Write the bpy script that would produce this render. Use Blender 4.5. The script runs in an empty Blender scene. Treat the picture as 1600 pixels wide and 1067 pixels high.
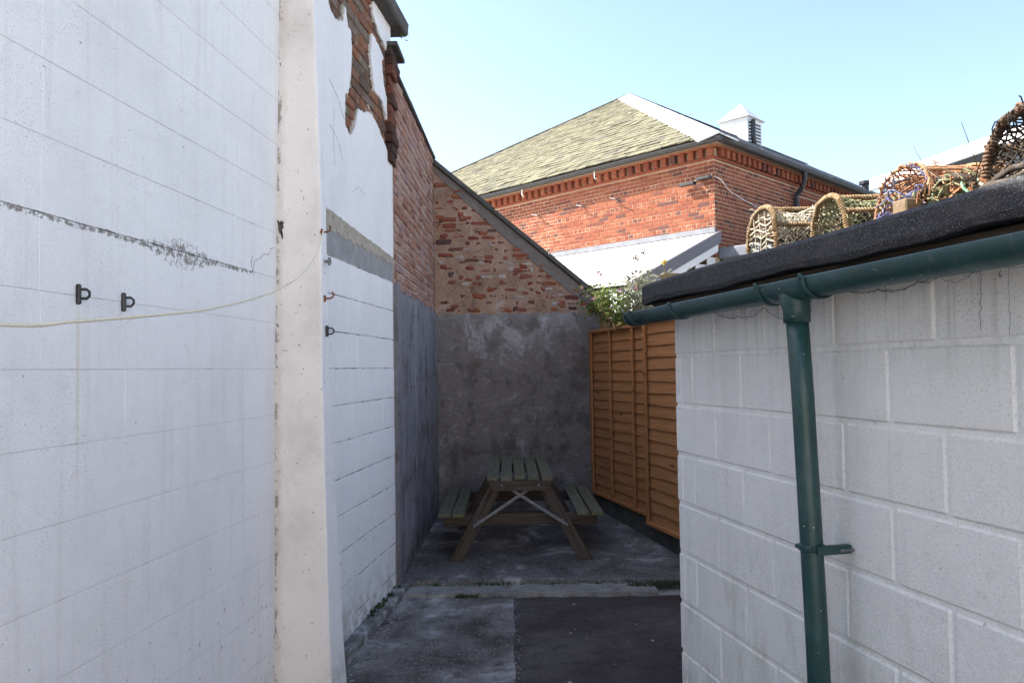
import bpy, math, random
from mathutils import Vector, Matrix
from mathutils.geometry import tessellate_polygon

R = math.radians
SC = bpy.context.scene
COL = SC.collection
random.seed(7)

# ------------------------------------------------------------------ camera
PITCH, ROLL = math.atan(43 / 1200), 0.015
fw = Vector((0, math.cos(PITCH), math.sin(PITCH)))
up0 = Vector((0, -math.sin(PITCH), math.cos(PITCH)))
rt = Vector((1, 0, 0)) * math.cos(ROLL) - up0 * math.sin(ROLL)
up = up0 * math.cos(ROLL) + Vector((1, 0, 0)) * math.sin(ROLL)
cam_d = bpy.data.cameras.new('camera')
cam_d.sensor_width = 36.0
cam_d.lens = 27.0
cam_d.clip_start, cam_d.clip_end = 0.05, 3000
cam = bpy.data.objects.new('camera', cam_d)
COL.objects.link(cam)
cam.matrix_world = Matrix(((rt.x, up.x, -fw.x, 0), (rt.y, up.y, -fw.y, 0), (rt.z, up.z, -fw.z, 1.7), (0, 0, 0, 1)))
SC.camera = cam

# ------------------------------------------------------------------ light
SUN_AZ = Vector((-0.97, 0.24)).normalized()      # horizontal direction towards the sun
SUN_EL = R(45.5)
world = bpy.data.worlds.new('World')
SC.world = world
world.use_nodes = True
wn = world.node_tree.nodes
wl = world.node_tree.links
sky = wn.new('ShaderNodeTexSky')
sky.sky_type = 'NISHITA'
sky.sun_disc = False
sky.sun_elevation = SUN_EL
sky.sun_rotation = math.atan2(SUN_AZ.x, SUN_AZ.y)
sky.altitude = 0
sky.air_density, sky.dust_density, sky.ozone_density = 1.0, 1.6, 0.5
bg = wn['Background']
bg.inputs['Strength'].default_value = 0.114
wl.new(sky.outputs[0], bg.inputs['Color'])

sun_d = bpy.data.lights.new('sun', 'SUN')
sun_d.energy = 4.8
sun_d.angle = R(0.5)
sun_d.color = (1.0, 0.95, 0.87)
sun = bpy.data.objects.new('sun', sun_d)
COL.objects.link(sun)
sv = Vector((SUN_AZ.x * math.cos(SUN_EL), SUN_AZ.y * math.cos(SUN_EL), math.sin(SUN_EL)))
sun.rotation_euler = sv.to_track_quat('Z', 'Y').to_euler()
sun.location = (-10, 4, 20)

SC.view_settings.view_transform = 'Standard'
SC.view_settings.look = 'None'
SC.view_settings.gamma = 1
SC.view_settings.use_curve_mapping = False
SC.view_settings.exposure = 1.74
try:
    SC.cycles.use_denoising = True
    SC.cycles.max_bounces = 8
    SC.cycles.diffuse_bounces = 6
except Exception:
    pass

# ------------------------------------------------------------------ node helper
class Mat:
    def __init__(s, name, rough=0.9, spec=0.25):
        s.m = bpy.data.materials.new(name)
        s.m.use_nodes = True
        s.nt = s.m.node_tree
        s.b = s.nt.nodes['Principled BSDF']
        s.b.inputs['Roughness'].default_value = rough
        s.b.inputs['Specular IOR Level'].default_value = spec
        s.hb = None
    def N(s, t, **kw):
        n = s.nt.nodes.new(t)
        for k, v in kw.items():
            setattr(n, k, v)
        return n
    def put(s, sock, v):
        if hasattr(v, 'is_linked'):
            s.nt.links.new(v, sock)
        else:
            if isinstance(v, tuple) and len(v) == 3 and sock.type == 'RGBA':
                v = (*v, 1)
            sock.default_value = v
    def tc(s, obj=None):
        n = s.N('ShaderNodeTexCoord')
        if obj:
            n.object = obj
        return n.outputs['Object']
    def map(s, vec, scale=(1, 1, 1), loc=(0, 0, 0), rot=(0, 0, 0)):
        n = s.N('ShaderNodeMapping')
        s.put(n.inputs['Vector'], vec)
        n.inputs['Scale'].default_value = scale
        n.inputs['Location'].default_value = loc
        n.inputs['Rotation'].default_value = rot
        return n.outputs[0]
    def noise(s, vec, scale, detail=4, rough=0.6, dist=0.0):
        n = s.N('ShaderNodeTexNoise')
        s.put(n.inputs['Vector'], vec)
        n.inputs['Scale'].default_value = scale
        n.inputs['Detail'].default_value = detail
        n.inputs['Roughness'].default_value = rough
        n.inputs['Distortion'].default_value = dist
        return n.outputs['Fac']
    def vor(s, vec, scale, feature='F1', rnd=1.0):
        n = s.N('ShaderNodeTexVoronoi', feature=feature)
        s.put(n.inputs['Vector'], vec)
        n.inputs['Scale'].default_value = scale
        n.inputs['Randomness'].default_value = rnd
        return n.outputs['Distance']
    def ramp(s, fac, pts, interp='LINEAR'):
        n = s.N('ShaderNodeValToRGB')
        n.color_ramp.interpolation = interp
        el = n.color_ramp.elements
        while len(el) < len(pts):
            el.new(0.5)
        for e, (p, c) in zip(el, pts):
            e.position = p
            e.color = (*c, 1)
        s.put(n.inputs[0], fac)
        return n.outputs[0]
    def mix(s, fac, a, b, blend='MIX'):
        n = s.N('ShaderNodeMix', data_type='RGBA', blend_type=blend)
        s.put(n.inputs[0], fac)
        s.put(n.inputs[6], a)
        s.put(n.inputs[7], b)
        return n.outputs[2]
    def math(s, op, a, b=0.0, c=0.0, clamp=False):
        n = s.N('ShaderNodeMath', operation=op, use_clamp=clamp)
        s.put(n.inputs[0], a)
        s.put(n.inputs[1], b)
        s.put(n.inputs[2], c)
        return n.outputs[0]
    def mul(s, *a):
        r = a[0]
        for x in a[1:]:
            r = s.math('MULTIPLY', r, x)
        return r
    def sm(s, x, a, b):                      # smooth step a->0, b->1
        n = s.N('ShaderNodeMapRange', interpolation_type='SMOOTHSTEP')
        s.put(n.inputs[0], x)
        n.inputs[1].default_value, n.inputs[2].default_value = (a, b) if a < b else (b, a)
        n.inputs[3].default_value, n.inputs[4].default_value = (0, 1) if a < b else (1, 0)
        return n.outputs[0]
    def near(s, x, c, w):                    # 1 at c, 0 beyond w
        return s.sm(s.math('ABSOLUTE', s.math('SUBTRACT', x, c)), w, 0.0)
    def sep(s, vec):
        n = s.N('ShaderNodeSeparateXYZ')
        s.put(n.inputs[0], vec)
        return n.outputs
    def rnd(s, island=False):
        if island:
            return s.N('ShaderNodeNewGeometry').outputs['Random Per Island']
        return s.N('ShaderNodeObjectInfo').outputs['Random']
    def bump(s, h, strength, dist=0.01):
        n = s.N('ShaderNodeBump')
        n.inputs['Strength'].default_value = strength
        n.inputs['Distance'].default_value = dist
        s.put(n.inputs['Height'], h)
        if s.hb:
            s.nt.links.new(s.hb, n.inputs['Normal'])
        s.hb = n.outputs[0]
        s.nt.links.new(s.hb, s.b.inputs['Normal'])
    def col(s, c):
        s.put(s.b.inputs['Base Color'], c)
        return s
    def rough(s, r):
        s.put(s.b.inputs['Roughness'], r)
        return s

# ------------------------------------------------------------------ mesh helper
class MB:
    def __init__(s):
        s.v, s.f = [], []
    def add(s, vs, fs):
        o = len(s.v)
        s.v += [tuple(v) for v in vs]
        s.f += [tuple(i + o for i in f) for f in fs]
        return s
    def box(s, x0, x1, y0, y1, z0, z1, M=None):
        vs = [Vector((x, y, z)) for x in (x0, x1) for y in (y0, y1) for z in (z0, z1)]
        if M:
            vs = [M @ v for v in vs]
        return s.add(vs, [(0, 1, 3, 2), (4, 6, 7, 5), (0, 4, 5, 1), (2, 3, 7, 6), (0, 2, 6, 4), (1, 5, 7, 3)])
    def cbox(s, x0, x1, y0, y1, z0, z1, b=0.004, M=None, jit=0.0, rng=random):
        c = Vector(((x0 + x1) / 2, (y0 + y1) / 2, (z0 + z1) / 2))
        h = Vector((abs(x1 - x0) / 2, abs(y1 - y0) / 2, abs(z1 - z0) / 2))
        b = min(b, h.x * 0.8, h.y * 0.8, h.z * 0.8)
        vs, idx = [], {}
        for sx in (-1, 1):
            for sy in (-1, 1):
                for sz in (-1, 1):
                    j = Vector((rng.uniform(-jit, jit), rng.uniform(-jit, jit), rng.uniform(-jit, jit))) if jit else Vector()
                    for a in range(3):
                        p = Vector((sx * (h.x - (a != 0) * b), sy * (h.y - (a != 1) * b), sz * (h.z - (a != 2) * b)))
                        idx[(sx, sy, sz, a)] = len(vs)
                        vs.append(c + p + j)
        fs = []
        S = (-1, 1)
        for a in range(3):
            o1, o2 = [q for q in range(3) if q != a]
            for sg in S:
                f = []
                for (p, q) in ((-1, -1), (1, -1), (1, 1), (-1, 1)):
                    k = [0, 0, 0]
                    k[a], k[o1], k[o2] = sg, p, q
                    f.append(idx[(*k, a)])
                fs.append(f)
        for a in range(3):                    # edges along axis a
            o1, o2 = [q for q in range(3) if q != a]
            for p in S:
                for q in S:
                    f = []
                    for (e, ax) in ((-1, o1), (1, o1), (1, o2), (-1, o2)):
                        k = [0, 0, 0]
                        k[a], k[o1], k[o2] = e, p, q
                        f.append(idx[(*k, ax)])
                    fs.append(f)
        for x in S:
            for y in S:
                for z in S:
                    fs.append([idx[(x, y, z, a)] for a in range(3)])
        out = []
        for f in fs:
            a, bb, d = vs[f[0]], vs[f[1]], vs[f[2]]
            n = (bb - a).cross(d - a)
            m = sum((vs[i] for i in f), Vector()) / len(f)
            out.append(f if n.dot(m - c) >= 0 else f[::-1])
        if M:
            vs = [M @ v for v in vs]
        return s.add(vs, out)
    def tube(s, pts, r, n=6, closed=False, caps=True):
        pts = [Vector(p) for p in pts]
        m = len(pts)
        rr = r if isinstance(r, (list, tuple)) else [r] * m
        vs, fs = [], []
        prev = None
        for i, p in enumerate(pts):
            if closed:
                t = pts[(i + 1) % m] - pts[i - 1]
            else:
                t = pts[min(i + 1, m - 1)] - pts[max(i - 1, 0)]
            if t.length < 1e-9:
                t = Vector((0, 0, 1))
            t.normalize()
            if prev is None:
                a = t.orthogonal().normalized()
            else:
                a = prev - t * prev.dot(t)
                if a.length < 1e-6:
                    a = t.orthogonal()
                a.normalize()
            prev = a
            bb = t.cross(a)
            for k in range(n):
                an = 2 * math.pi * k / n
                vs.append(p + (a * math.cos(an) + bb * math.sin(an)) * rr[i])
        for i in range(m if closed else m - 1):
            j = (i + 1) % m
            for k in range(n):
                l = (k + 1) % n
                fs.append((i * n + k, i * n + l, j * n + l, j * n + k))
        if caps and not closed:
            fs.append(tuple(range(n))[::-1])
            fs.append(tuple((m - 1) * n + k for k in range(n)))
        return s.add(vs, fs)
    def prism(s, poly, y0, y1):               # polygon in x,z extruded y0 (front) .. y1
        n = len(poly)
        vs = [Vector((x, y0, z)) for x, z in poly] + [Vector((x, y1, z)) for x, z in poly]
        tris = tessellate_polygon([[Vector((x, z, 0)) for x, z in poly]])
        fs = []
        for t in tris:
            a, b, c = (vs[i] for i in t)
            nn = (b - a).cross(c - a)
            t = tuple(t) if nn.y < 0 else tuple(t)[::-1]
            fs.append(t)
            fs.append(tuple(i + n for i in t[::-1]))
        area = sum(poly[i][0] * poly[(i + 1) % n][1] - poly[(i + 1) % n][0] * poly[i][1] for i in range(n))
        for i in range(n):
            j = (i + 1) % n
            q = (i, j, j + n, i + n)
            fs.append(q[::-1] if area > 0 else q)
        return s.add(vs, fs)
    def mesh(s, name, mats=None, smooth=False):
        me = bpy.data.meshes.new(name)
        me.from_pydata(s.v, [], s.f)
        if smooth:
            me.polygons.foreach_set('use_smooth', [True] * len(me.polygons))
        if mats:
            me.materials.append(mats.m if isinstance(mats, Mat) else mats)
        me.update()
        return me

def link(name, me, parent=None, loc=(0, 0, 0), rot=(0, 0, 0), scale=(1, 1, 1), label=None, kind=None):
    o = bpy.data.objects.new(name, me)
    COL.objects.link(o)
    o.location, o.rotation_euler, o.scale = loc, rot, scale
    if parent:
        o.parent = parent
    if label:
        o['label'] = label
    if kind:
        o['kind'] = kind
    return o

def obj(name, mb, mat, parent=None, loc=(0, 0, 0), rot=(0, 0, 0), smooth=False, label=None, kind=None):
    return link(name, mb.mesh(name, mat, smooth), parent, loc, rot, (1, 1, 1), label, kind)

def thing(name, label, cat, loc=(0, 0, 0), rotz=0.0, group=None):
    o = bpy.data.objects.new(name, None)
    o.empty_display_size = 0.1
    COL.objects.link(o)
    o.location, o.rotation_euler = loc, (0, 0, rotz)
    o['label'], o['category'] = label, cat
    if group:
        o['group'] = group
    return o

def tag(o, label, cat, group=None):
    o['label'], o['category'] = label, cat
    if group:
        o['group'] = group
    return o

def struct(name, mb, mat, **k):
    return obj(name, mb, mat, kind='structure', **k)

def rough_line(pts, step=0.02, amp=0.004, rng=random, keep=()):
    out = []
    for i in range(len(pts)):
        a, b = Vector(pts[i]), Vector(pts[(i + 1) % len(pts)])
        out.append(tuple(a))
        if i in keep:
            continue
        n = int((b - a).length / step)
        nrm = Vector((-(b - a).y, (b - a).x)).normalized() if (b - a).length > 0 else Vector((0, 0))
        for k in range(1, n):
            out.append(tuple(a.lerp(b, k / n) + nrm * rng.uniform(-amp, amp)))
    return out

def interp(pts, x):
    for (a, b), (c, d) in zip(pts, pts[1:]):
        if a <= x <= c:
            return b + (d - b) * (x - a) / (c - a)
    return pts[0][1] if x < pts[0][0] else pts[-1][1]

# things whose local axes the wall materials use
def wall_thing(name, label, cat, p, d):
    return thing(name, label, cat, (p[0], p[1], 0), math.atan2(d[1], d[0]))

LW = wall_thing('white_block_wall', 'tall white painted block wall with peeling plaster at its far top, on the left', 'wall', (-1.16, 3.7), (.108, .994))
SH = wall_thing('shed', 'low white painted concrete block shed with black felt roof and green gutter', 'shed', (.765, 3.6), (.213, -.977))
TW = wall_thing('brick_side_wall', 'faded pink brick wall with grey render below, between white wall and gable end', 'wall', (-.905, 5.97), (.055, 2.55))
EW = wall_thing('gable_end_wall', 'sloping gable wall of patched old brick above dark grey render behind the picnic table', 'wall', (-.855, 8.55), (1.9, .25))
BANG = R(44.5)
BD = thing('brick_building', 'red brick building with hipped lichen covered slate roof and white roof cupola', 'building', (3.76, 14, 0), BANG)
FA = math.atan2(-1, .26)

# ------------------------------------------------------------------ materials
def white_wall_mat(name, ref, cracks=False, chips=False, base=(.83, .832, .845), dirt=(.60, .58, .54), bumps=0.5, streak=0.35):
    m = Mat(name, 0.8, 0.2)
    v = m.tc(ref)
    x, y, z = m.sep(v)
    c = m.mix(m.sm(m.noise(v, 1.3, 5, .6), .42, .72), base, tuple(b * .90 for b in base))
    st = m.noise(m.map(v, (9, 9, .55)), 2.0, 5, .65)
    c = m.mix(m.mul(m.sm(st, .5, .75), streak), c, dirt)
    c = m.mix(m.mul(m.sm(m.noise(v, 14, 6, .7), .52, .78), .35), c, dirt)
    c = m.mix(m.mul(m.sm(m.noise(v, 150, 4, .7), .47, .66), .36), c, tuple(b * .62 for b in base))
    c = m.mix(m.mul(m.sm(m.noise(v, 5, 6, .75), .5, .7), .30), c, tuple(b * .80 for b in base))
    sp = m.sm(m.noise(v, 150, 2, .5), .62, .72)
    c = m.mix(m.mul(sp, m.sm(m.noise(v, 3, 3), .4, .65), .28 if bumps > .8 else .55), c, (.22, .2, .18))
    sp2 = m.sm(m.noise(v, 45, 2, .5), .73, .76)
    c = m.mix(m.mul(sp2, .4 if bumps > .8 else .75), c, (.12, .11, .1))
    if chips:
        cn = m.noise(m.map(v, (1.7, 1.7, .75)), 38, 2, .5)
        reg = m.mul(m.sm(z, .95, .55), m.sm(x, -1.25, -.6))
        chip = m.mul(m.sm(cn, .685, .70), reg)
        c = m.mix(chip, c, (.14, .115, .09))
        # rust run under the cleat
        run = m.mul(m.near(x, -1.392, .012), m.sm(z, 1.93, 1.85), m.sm(z, 1.2, 1.7), m.noise(v, 30, 3))
        c = m.mix(m.mul(run, .7), c, (.5, .4, .22))
    if cracks:
        wob = m.math('MULTIPLY', m.math('SUBTRACT', m.noise(m.map(v, (1, 1, .0)), 9, 4, .7), .5), .02)
        zz = m.math('SUBTRACT', z, m.math('ADD', wob, 2.162))
        inr = m.mul(m.sm(x, -.17, -.24))
        band = m.mul(m.near(zz, 0.0, .005), inr, m.sm(m.noise(m.map(v, (1, 1, .3)), 14, 5, .75), .42, .56))
        gr = m.noise(v, 42, 5, .75)
        spread = m.math('ADD', m.mul(m.near(x, -.8, .42), m.near(x, -.8, .42), .10), .020)
        halo = m.sm(m.math('DIVIDE', m.math('ABSOLUTE', m.math('ADD', zz, .008)), spread), 1.0, .1)
        mould = m.mul(m.sm(m.math('ADD', gr, m.mul(halo, .22)), .66, .76), halo, inr)
        c = m.mix(m.mul(mould, .85), c, (.16, .14, .115))
        c = m.mix(m.mul(band, m.sm(gr, .35, .5)), c, (.05, .045, .04))
    c = m.mix(m.mul(m.sm(z, .42, .04), m.sm(m.noise(v, 8, 6, .75), .40, .62), .75), c, (.27, .25, .2))
    if bumps > .8:                                 # algae and rain streaks on the shed
        dr = m.noise(m.map(v, (14, 14, .7)), 1.6, 5, .7)
        c = m.mix(m.mul(m.sm(z, 1.55, 1.95), m.sm(dr, .48, .66), .5), c, (.40, .39, .34))
        c = m.mix(m.mul(m.sm(z, 1.25, .55), m.sm(m.noise(m.map(v, (3, 3, 1)), 2.2, 6, .72), .47, .66), .5), c, (.42, .42, .33))
    m.col(c)
    m.bump(m.noise(v, 110, 5, .7), min(1, bumps * .7), .006)
    if bumps > .8:
        pit = m.sm(m.vor(m.map(v, (1, 1, 1)), 55), .10, .3)
        m.bump(m.mix(m.sm(m.noise(v, 12, 3), .5, .6), (1, 1, 1), pit), .35, .005)
    m.bump(m.noise(v, 9, 4, .6), bumps * .5, .012)
    m.bump(m.mul(sp2, -1.0), .5, .004)
    return m

M_white = white_wall_mat('white_masonry_paint', LW, cracks=True, chips=True)

def white_joint_mat():
    m = Mat('painted_joint', .85, .2)
    v = m.tc(LW)
    x, y, z = m.sep(v)
    n = m.noise(m.map(v, (1, 1, .3)), 6, 5, .7)
    c = m.mix(m.sm(n, .56, .66), (.64, .635, .64), (.22, .2, .18))
    c = m.mix(m.sm(x, .6, .75), c, m.mix(m.sm(n, .44, .58), (.6, .6, .62), (.09, .08, .075)))
    c = m.mix(m.mul(m.near(z, 2.162, .05), m.sm(x, -.17, -.24), m.sm(m.noise(m.map(v, (1, 1, .3)), 11, 5, .7), .36, .48)), c, (.05, .045, .038))
    return m.col(c)
M_joint = white_joint_mat()

def pilaster_mat():
    m = Mat('warm_lit_render', .85, .2)  # warm light on the near side is put into this base colour
    v = m.tc(LW)
    x, y, z = m.sep(v)
    base = (.79, .75, .725)
    c = m.mix(m.sm(m.noise(v, 2.5, 5), .4, .75), base, (.62, .585, .55))
    c = m.mix(m.mul(m.sm(m.noise(v, 60, 4, .7), .55, .75), m.sm(m.noise(v, 4, 3), .4, .7), .6), c, (.36, .32, .28))
    c = m.mix(m.mul(m.sm(m.noise(v, 55, 2, .5), .70, .74), .8), c, (.12, .1, .08))
    # broken edge where it meets the wall
    jn = m.noise(m.map(v, (1, 1, .5)), 30, 5, .75)
    edge = m.math('ADD', y, m.mul(m.math('SUBTRACT', jn, .5), .10))
    rag = m.mul(m.sm(edge, -.014, -.005), m.sm(m.noise(m.map(v, (.2, .2, 1)), 4.5, 4, .7), .46, .54))
    c = m.mix(m.mul(rag, .9), c, (.09, .07, .055))
    c = m.mix(m.mul(m.sm(edge, -.05, -.01), .4), c, (.50, .45, .40))
    # unused mask; passage face stays white, without the painted warm light
    front = m.sm(m.N('ShaderNodeNewGeometry').outputs['Pointiness'], 2, 3)
    m.col(c)
    m.bump(m.noise(v, 160, 4, .7), .3, .006)
    m.bump(m.noise(v, 12, 4), .25, .012)
    return m
M_pil = pilaster_mat()

M_plaster = white_wall_mat('white_plaster', LW, base=(.83, .832, .845), bumps=.5, streak=.3)
M_shed = white_wall_mat('white_shed_paint', SH, base=(.84, .83, .81), dirt=(.52, .5, .45), bumps=1.0, streak=.25)

def lump(name, ref, cols, scale, bumpd=.01, bstr=.5, fine=60, rough=.9, spec=.2):
    m = Mat(name, rough, spec)
    v = m.tc(ref)
    n = m.noise(v, scale, 7, .65, .4)
    c = m.ramp(n, cols)
    c = m.mix(m.mul(m.sm(m.noise(v, fine, 4, .7), .5, .8), .5), c, tuple(a * .45 for a in cols[0][1]))
    m.col(c)
    m.bump(m.noise(v, fine, 5, .7), bstr, bumpd)
    return m

def brick_mat(name, cols, island=False, smear=None, fine=55):
    m = Mat(name, .92, .15)
    r = m.rnd(island)
    c = m.ramp(r, cols, 'CONSTANT')
    v = m.N('ShaderNodeNewGeometry').outputs['Position']
    c = m.mix(m.mul(m.sm(m.noise(v, 18, 5, .7), .4, .75), .6), c, tuple(sum(k[1][i] for k in cols) / len(cols) * .5 for i in range(3)))
    if smear:
        c = m.mix(m.mul(m.sm(m.noise(v, 11, 6, .7, .3), smear[0], smear[0] + .12), smear[2]), c, smear[1])
    m.col(c)
    m.bump(m.noise(v, fine, 5, .7), .6, .006)
    return m

RED = [(0, (.25, .078, .045)), (.2, (.28, .09, .05)), (.4, (.22, .066, .04)), (.55, (.30, .105, .058)), (.72, (.17, .056, .04)), (.82, (.26, .082, .046)), (.94, (.12, .055, .048))]
M_bb = brick_mat('red_brick', RED, smear=(.64, (.38, .24, .15), .18))
M_bbi = brick_mat('red_brick_mass', RED, True, smear=(.64, (.38, .24, .15), .18))
PINK = [(0, (.32, .18, .14)), (.2, (.37, .235, .20)), (.4, (.27, .135, .105)), (.55, (.38, .26, .21)), (.7, (.30, .2, .19)), (.85, (.35, .185, .13))]
M_tb = brick_mat('faded_brick', PINK, smear=(.55, (.46, .38, .34), .6))
OLD = [(0, (.22, .07, .045)), (.25, (.27, .088, .05)), (.45, (.15, .06, .05)), (.6, (.30, .11, .055)), (.75, (.10, .06, .06)), (.88, (.24, .095, .065))]
M_ob = brick_mat('old_brick', OLD, smear=(.6, (.36, .25, .18), .7))
PEEL = [(0, (.14, .085, .065)), (.25, (.22, .105, .07)), (.45, (.18, .145, .12)), (.65, (.25, .115, .065)), (.85, (.12, .09, .078))]
M_pb = brick_mat('exposed_brick', PEEL, smear=(.54, (.30, .26, .22), .7), fine=35)

M_bmort = lump('sandy_mortar', None, [(0.3, (.43, .33, .22)), (.7, (.56, .46, .34))], 6)
M_tmort = lump('pale_mortar', TW, [(0.3, (.40, .34, .30)), (.7, (.52, .46, .42))], 5)
M_pmort = lump('brown_mortar', LW, [(0.3, (.10, .075, .055)), (.7, (.26, .2, .15))], 8)
M_emort = lump('tan_mortar', EW, [(.3, (.19, .115, .085)), (.45, (.34, .22, .16)), (.58, (.41, .275, .205)), (.72, (.52, .41, .35))], 3.6, .03, 1.0, 32)

def grey_render(name, ref, dark, mid, light, sx=1.0):
    m = Mat(name, .9, .2)
    v = m.tc(ref)
    x, y, z = m.sep(v)
    vv = m.map(v, (1 * sx, 1, .45 if sx > 1.5 else .8))
    n = m.noise(vv, 1.6, 10, .74, .9)
    c = m.ramp(n, [(.30, dark), (.45, mid), (.53, mid), (.66, light)])
    sw = m.noise(m.map(v, (1, 1, 1.5), rot=(0, .5, 0)), 5, 6, .7, 1.6)
    c = m.mix(m.mul(m.sm(sw, .52, .70), .45), c, light)
    c = m.mix(m.mul(m.sm(m.noise(v, 3.3, 5, .7), .5, .62), .6), c, (.10, .085, .068))
    c = m.mix(m.mul(m.sm(m.noise(vv, 26, 5, .8), .56, .72), .55), c, tuple(k * .55 for k in dark))
    c = m.mix(m.mul(m.sm(z, .45, .1), m.sm(m.noise(v, 5, 5, .7), .38, .62), .7), c, (.07, .075, .05))
    c = m.mix(m.mul(m.sm(z, 2.18, 2.3), m.sm(m.noise(v, 8, 5, .7), .4, .6), .5), c, (.30, .29, .29))
    m.col(c)
    m.bump(sw, .8, .035)
    m.bump(m.noise(m.map(v, (.5, 1, 2.2), rot=(0, .4, 0)), 14, 7, .75, 1.0), .7, .02)
    m.bump(m.noise(v, 45, 6, .75), .6, .012)
    return m
M_eren = grey_render('dark_render', EW, (.105, .088, .078), (.215, .192, .185), (.45, .425, .44))
M_tren = grey_render('streaked_render', TW, (.15, .15, .16), (.24, .24, .26), (.36, .37, .41), 3.0)

def concrete(name, cols, fleck=None, dirt=(.07, .06, .05)):
    m = Mat(name, .9, .2)
    v = m.N('ShaderNodeNewGeometry').outputs['Position']
    n = m.noise(v, 1.7, 8, .68, .5)
    c = m.ramp(n, cols)
    c = m.mix(m.mul(m.sm(m.noise(v, 7, 6, .75), .5, .68), .7), c, dirt)
    c = m.mix(m.mul(m.sm(m.noise(v, 70, 3, .7), .55, .7), .5), c, tuple(k * 1.5 for k in cols[-1][1]))
    if fleck:
        f = m.vor(v, fleck)
        c = m.mix(m.mul(m.sm(f, .20, .12), m.sm(m.noise(v, 25, 2), .70, .74), .9), c, (.45, .43, .4))
    m.col(c)
    m.bump(m.noise(v, 90, 5, .75), .6, .01)
    m.bump(m.noise(v, 8, 5, .6), .5, .03)
    return m
M_conc = concrete('worn_concrete', [(.36, (.06, .052, .044)), (.47, (.14, .126, .112)), (.54, (.19, .175, .16)), (.64, (.40, .385, .37))], dirt=(.05, .04, .03))
M_tarm = concrete('tarmac', [(.3, (.036, .027, .024)), (.5, (.062, .049, .045)), (.7, (.11, .095, .088))], fleck=30, dirt=(.03, .025, .024))
M_slab = concrete('old_slab', [(.34, (.06, .054, .05)), (.47, (.125, .115, .107)), (.55, (.16, .15, .142)), (.65, (.40, .39, .38))], dirt=(.05, .045, .04))
M_ledge = concrete('pale_ledge', [(.3, (.14, .13, .11)), (.5, (.25, .24, .22)), (.7, (.38, .37, .35))], dirt=(.07, .07, .05))
M_ground = concrete('yard_ground', [(.3, (.26, .245, .22)), (.7, (.40, .385, .36))], dirt=(.2, .19, .17))
M_kerb = lump('kerb_stone', None, [(.35, (.10, .095, .085)), (.5, (.2, .195, .185)), (.68, (.5, .5, .5))], 7, .02, .9, 30)
M_cope = lump('dark_coping', None, [(.3, (.06, .058, .055)), (.7, (.12, .115, .11))], 9, .006, .5, 90)
M_grey = lump('bare_lintel', LW, [(.3, (.24, .24, .245)), (.7, (.36, .36, .365))], 7, .006, .4, 80)
M_rubble = lump('crumbled_mortar', LW, [(.3, (.34, .3, .24)), (.6, (.52, .48, .41))], 16, .02, 1.0, 45)

def felt():
    m = Mat('roofing_felt', .85, .3)
    v = m.N('ShaderNodeNewGeometry').outputs['Position']
    g = m.noise(v, 260, 2, .5)
    c = m.mix(m.sm(g, .58, .66), (.035, .035, .038), (.17, .17, .18))
    c = m.mix(m.mul(m.sm(m.noise(v, 6, 4), .5, .7), .4), c, (.09, .085, .08))
    m.col(c)
    m.bump(g, .8, .004)
    m.bump(m.noise(v, 14, 3), .4, .01)
    return m
M_felt = felt()

def paintpipe(name, c, rough=.38):
    m = Mat(name, rough, .5)
    v = m.N('ShaderNodeNewGeometry').outputs['Position']
    k = m.mix(m.mul(m.sm(m.noise(v, 6, 6, .75), .42, .70), .6), c, tuple(a * 1.6 + .02 for a in c))
    k = m.mix(m.mul(m.sm(m.noise(m.map(v, (30, 30, 1.5)), 1.5, 5, .7), .52, .68), .35), k, (.10, .105, .09))
    k = m.mix(m.sm(m.noise(v, 75, 2, .5), .735, .76), k, (.4, .42, .4))
    m.col(k)
    m.rough(m.math('ADD', m.mul(m.noise(v, 20, 4), .25), rough - .1))
    return m
M_green = paintpipe('green_plastic', (.011, .047, .046))
M_black = paintpipe('black_plastic', (.014, .014, .015), .45)
M_gut = paintpipe('black_gutter', (.022, .022, .024), .6)

def wood(name, a, b, moss=None, grain=(2.5, 60, 60), island=False, wear=0.0):
    m = Mat(name, .85, .2)
    n = m.N('ShaderNodeTexCoord')
    v = n.outputs['Object']
    off = m.N('ShaderNodeVectorMath', operation='ADD')
    m.put(off.inputs[0], v)
    cx = m.N('ShaderNodeCombineXYZ')
    m.put(cx.inputs[1], m.mul(m.rnd(island), 7.0))
    m.put(cx.inputs[0], m.mul(m.rnd(island), 13.0))
    m.put(off.inputs[1], cx.outputs[0])
    v = off.outputs[0]
    g = m.noise(m.map(v, grain), 1.0, 5, .65, .6)
    c = m.mix(m.sm(g, .35, .7), a, b)
    c = m.mix(m.mul(m.rnd(island), .35), c, a)
    kn = m.vor(m.map(v, (2.2, 9, 9)), 1.0)
    c = m.mix(m.mul(m.sm(kn, .16, .08), .75), c, tuple(k * .35 for k in a))
    if moss:
        mm = m.noise(v, 9, 6, .75)
        c = m.mix(m.mul(m.sm(mm, moss[1], moss[1] + .15), .9), c, moss[0])
        c = m.mix(m.mul(m.sm(m.noise(v, 60, 4, .8), .58, .7), .6), c, (.22, .24, .19))
    m.col(c)
    m.bump(g, .35, .006)
    return m
M_table = wood('weathered_table_wood', (.055, .040, .031), (.115, .088, .07))
M_tmoss = wood('mossy_table_wood', (.085, .076, .056), (.18, .165, .13), moss=((.12, .13, .05), .46))
M_fence = wood('stained_fence_wood', (.36, .16, .062), (.49, .23, .10))
M_batten = wood('stained_batten_wood', (.37, .16, .06), (.47, .21, .085), grain=(60, 60, 2.5))
M_post = wood('pale_post_wood', (.30, .20, .09), (.42, .31, .16), grain=(60, 60, 2.5))
M_plank = wood('grey_brown_board', (.17, .12, .075), (.27, .2, .13))
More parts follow.
